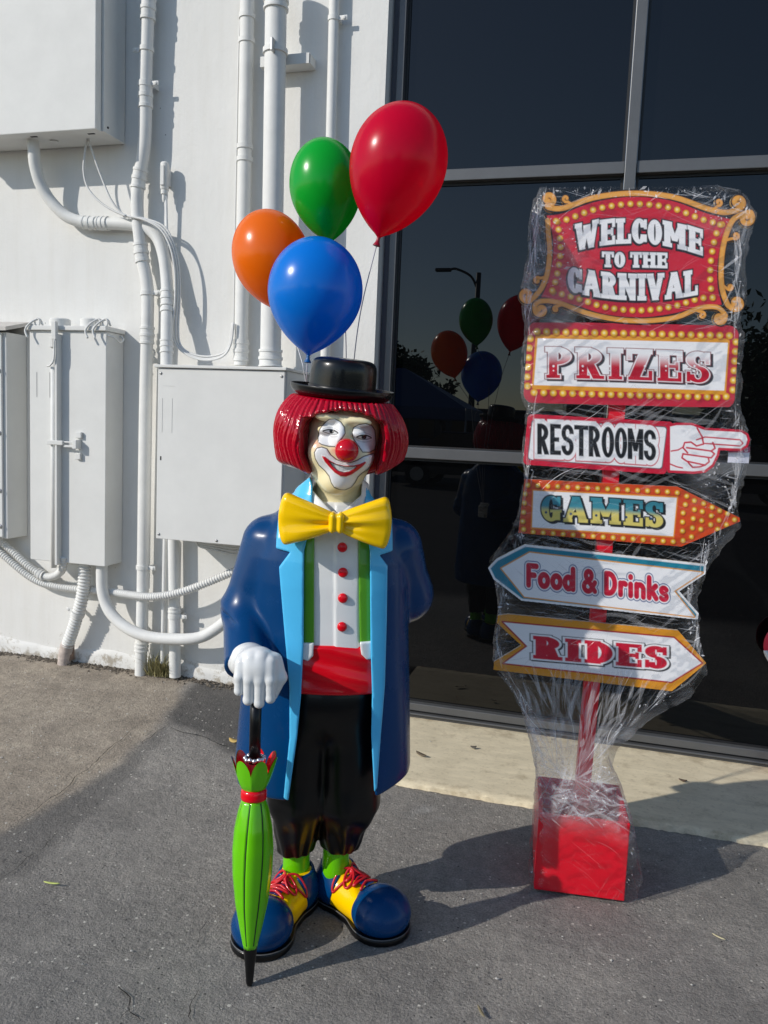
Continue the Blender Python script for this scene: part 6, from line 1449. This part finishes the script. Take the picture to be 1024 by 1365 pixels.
m1 = mir(1120, 420, 30); tree('broad dark tree at the end of the far tree row', m1[0], m1[1], m1[2], (2.6, 2.2, 2.4), 4200, 15)
# blue canopy tent
ta = mir(500, 500, 24); tb = mir(622, 540, 24); t = thing('canopy_tent', 'blue pitched canopy tent standing across the lot', 'tent', ((ta[0]+tb[0])/2, ta[1], 0))
x0, x1 = ta[0]-2.2, tb[0]; y0, y1 = ta[1]-3.2, ta[1]; ze, zp = tb[2]-.1, ta[2]+.35; xm, ym = (x0+x1)/2, (y0+y1)/2
part('roof', MB().add([(x0, y0, ze), (x1, y0, ze), (x1, y1, ze), (x0, y1, ze), (xm-.8, ym, zp), (xm+.2, ym, zp)], [[0, 1, 5, 4], [1, 2, 5], [2, 3, 4, 5], [3, 0, 4]]), mat('blue_canvas', (.03, .09, .24), .5), t)
part('valance', MB().box((x0, y1-.01, ze-.35), (x1, y1, ze-.002)).box((x0, y0, ze-.35), (x1, y0+.01, ze-.002)).box((x1-.01, y0+.011, ze-.35), (x1, y1-.011, ze-.002)), mat('blue_canvas', (.03, .09, .24), .5), t)
for a, b in ((x0, y0), (x1, y0), (x1, y1), (x0, y1)): part('leg', MB().tube([(a, b, 0), (a, b, ze)], .03, 8), STEEL, t, True)
def shed(label, x0, x1, y, h, col):
    t = thing('low_building', label, 'building', ((x0+x1)/2, y, 0), 'low buildings across the lot')
    part('wall', MB().box((x0, y-5, 0), (x1, y, h)), mat('shed_%d' % int(h*100), col, .8, var=.2, vscale=1), t)
    part('roof', MB().box((x0-.2, y-5.2, h+.001), (x1+.2, y+.25, h+.16)), mat('shed_roof', (.10, .10, .11), .7), t)
    k = 0; x = x0+1.0
    while x+1.2 < x1: part('window', MB().box((x, y+.001, .9), (x+1.2, y+.03, h-.45)), mat('dark_pane', (.01, .01, .012), .1), t); x += 2.6
mA = mir(560, 528, 60); mB = mir(720, 556, 60); shed('long low dark grey building across the lot', mA[0]-14, mB[0]+3, mA[1], max(mB[2]+.3, 2.6), (.12, .11, .10))
mC = mir(800, 540, 55); shed('low brown building behind the far trees', mC[0]+1, mC[0]+22, mC[1], 3.0, (.14, .11, .09))
def car(label, x, y, rz, col):
    t = thing('parked_car', label, 'car', (x, y, 0), 'cars parked across the lot'); t.rotation_euler[2] = rz
    prof = [(-2.2, .35), (-2.25, .75), (-1.9, .95), (-1.2, 1.0), (-.75, 1.42), (.75, 1.45), (1.45, 1.0), (2.1, .9), (2.25, .6), (2.2, .35)]
    body = [(-2.2, .35), (-2.25, .75), (-1.9, .93), (1.5, .98), (2.1, .88), (2.25, .6), (2.2, .35)]; cab = [(-1.5, .98), (-.8, 1.42), (.7, 1.45), (1.4, .985)]
    MB().prism(body, 1.7, lambda a, b, d: (a, d-.85, b)).build('body', mat('car_paint_%d' % int(col[0]*1000), col, .25, coat=.6), t, False)
    MB().prism(cab, 1.5, lambda a, b, d: (a, d-.75, b)).build('cabin', mat('car_glass', (.01, .012, .015), .08), t, False)
    MB().box((-.85, -.7, 1.43), (.72, .7, 1.475), .02).build('roof', mat('car_paint_%d' % int(col[0]*1000), col, .25, coat=.6), t, False)
    for a in (-1.4, 1.4):
        for b in (-.78, .78):
            w = MB().tube([(a, b-.11, .33), (a, b+.11, .33)], .33, 22).build('wheel', mat('tyre', (.015, .015, .015), .8), t, True, 40)
            MB().tube([(a, b-.115, .33), (a, b+.115, .33)], .19, 14).build('rim', STEEL, w, True, 40)
    for b in (-.6, .6): MB().box((2.2, b-.15, .62), (2.262, b+.15, .76), .01).build('headlight', mat('lamp_lens', (.6, .6, .6), .1), t, False)
car('dark grey parked car below the street lamp', -3.4, -13.5, .05, (.05, .05, .055)); car('black parked car beside the dense dark tree', 2.6, -12.8, .0, (.02, .02, .022)); car('dark red parked car next to blue canopy', -9.2, -15.0, .1, (.10, .02, .02))
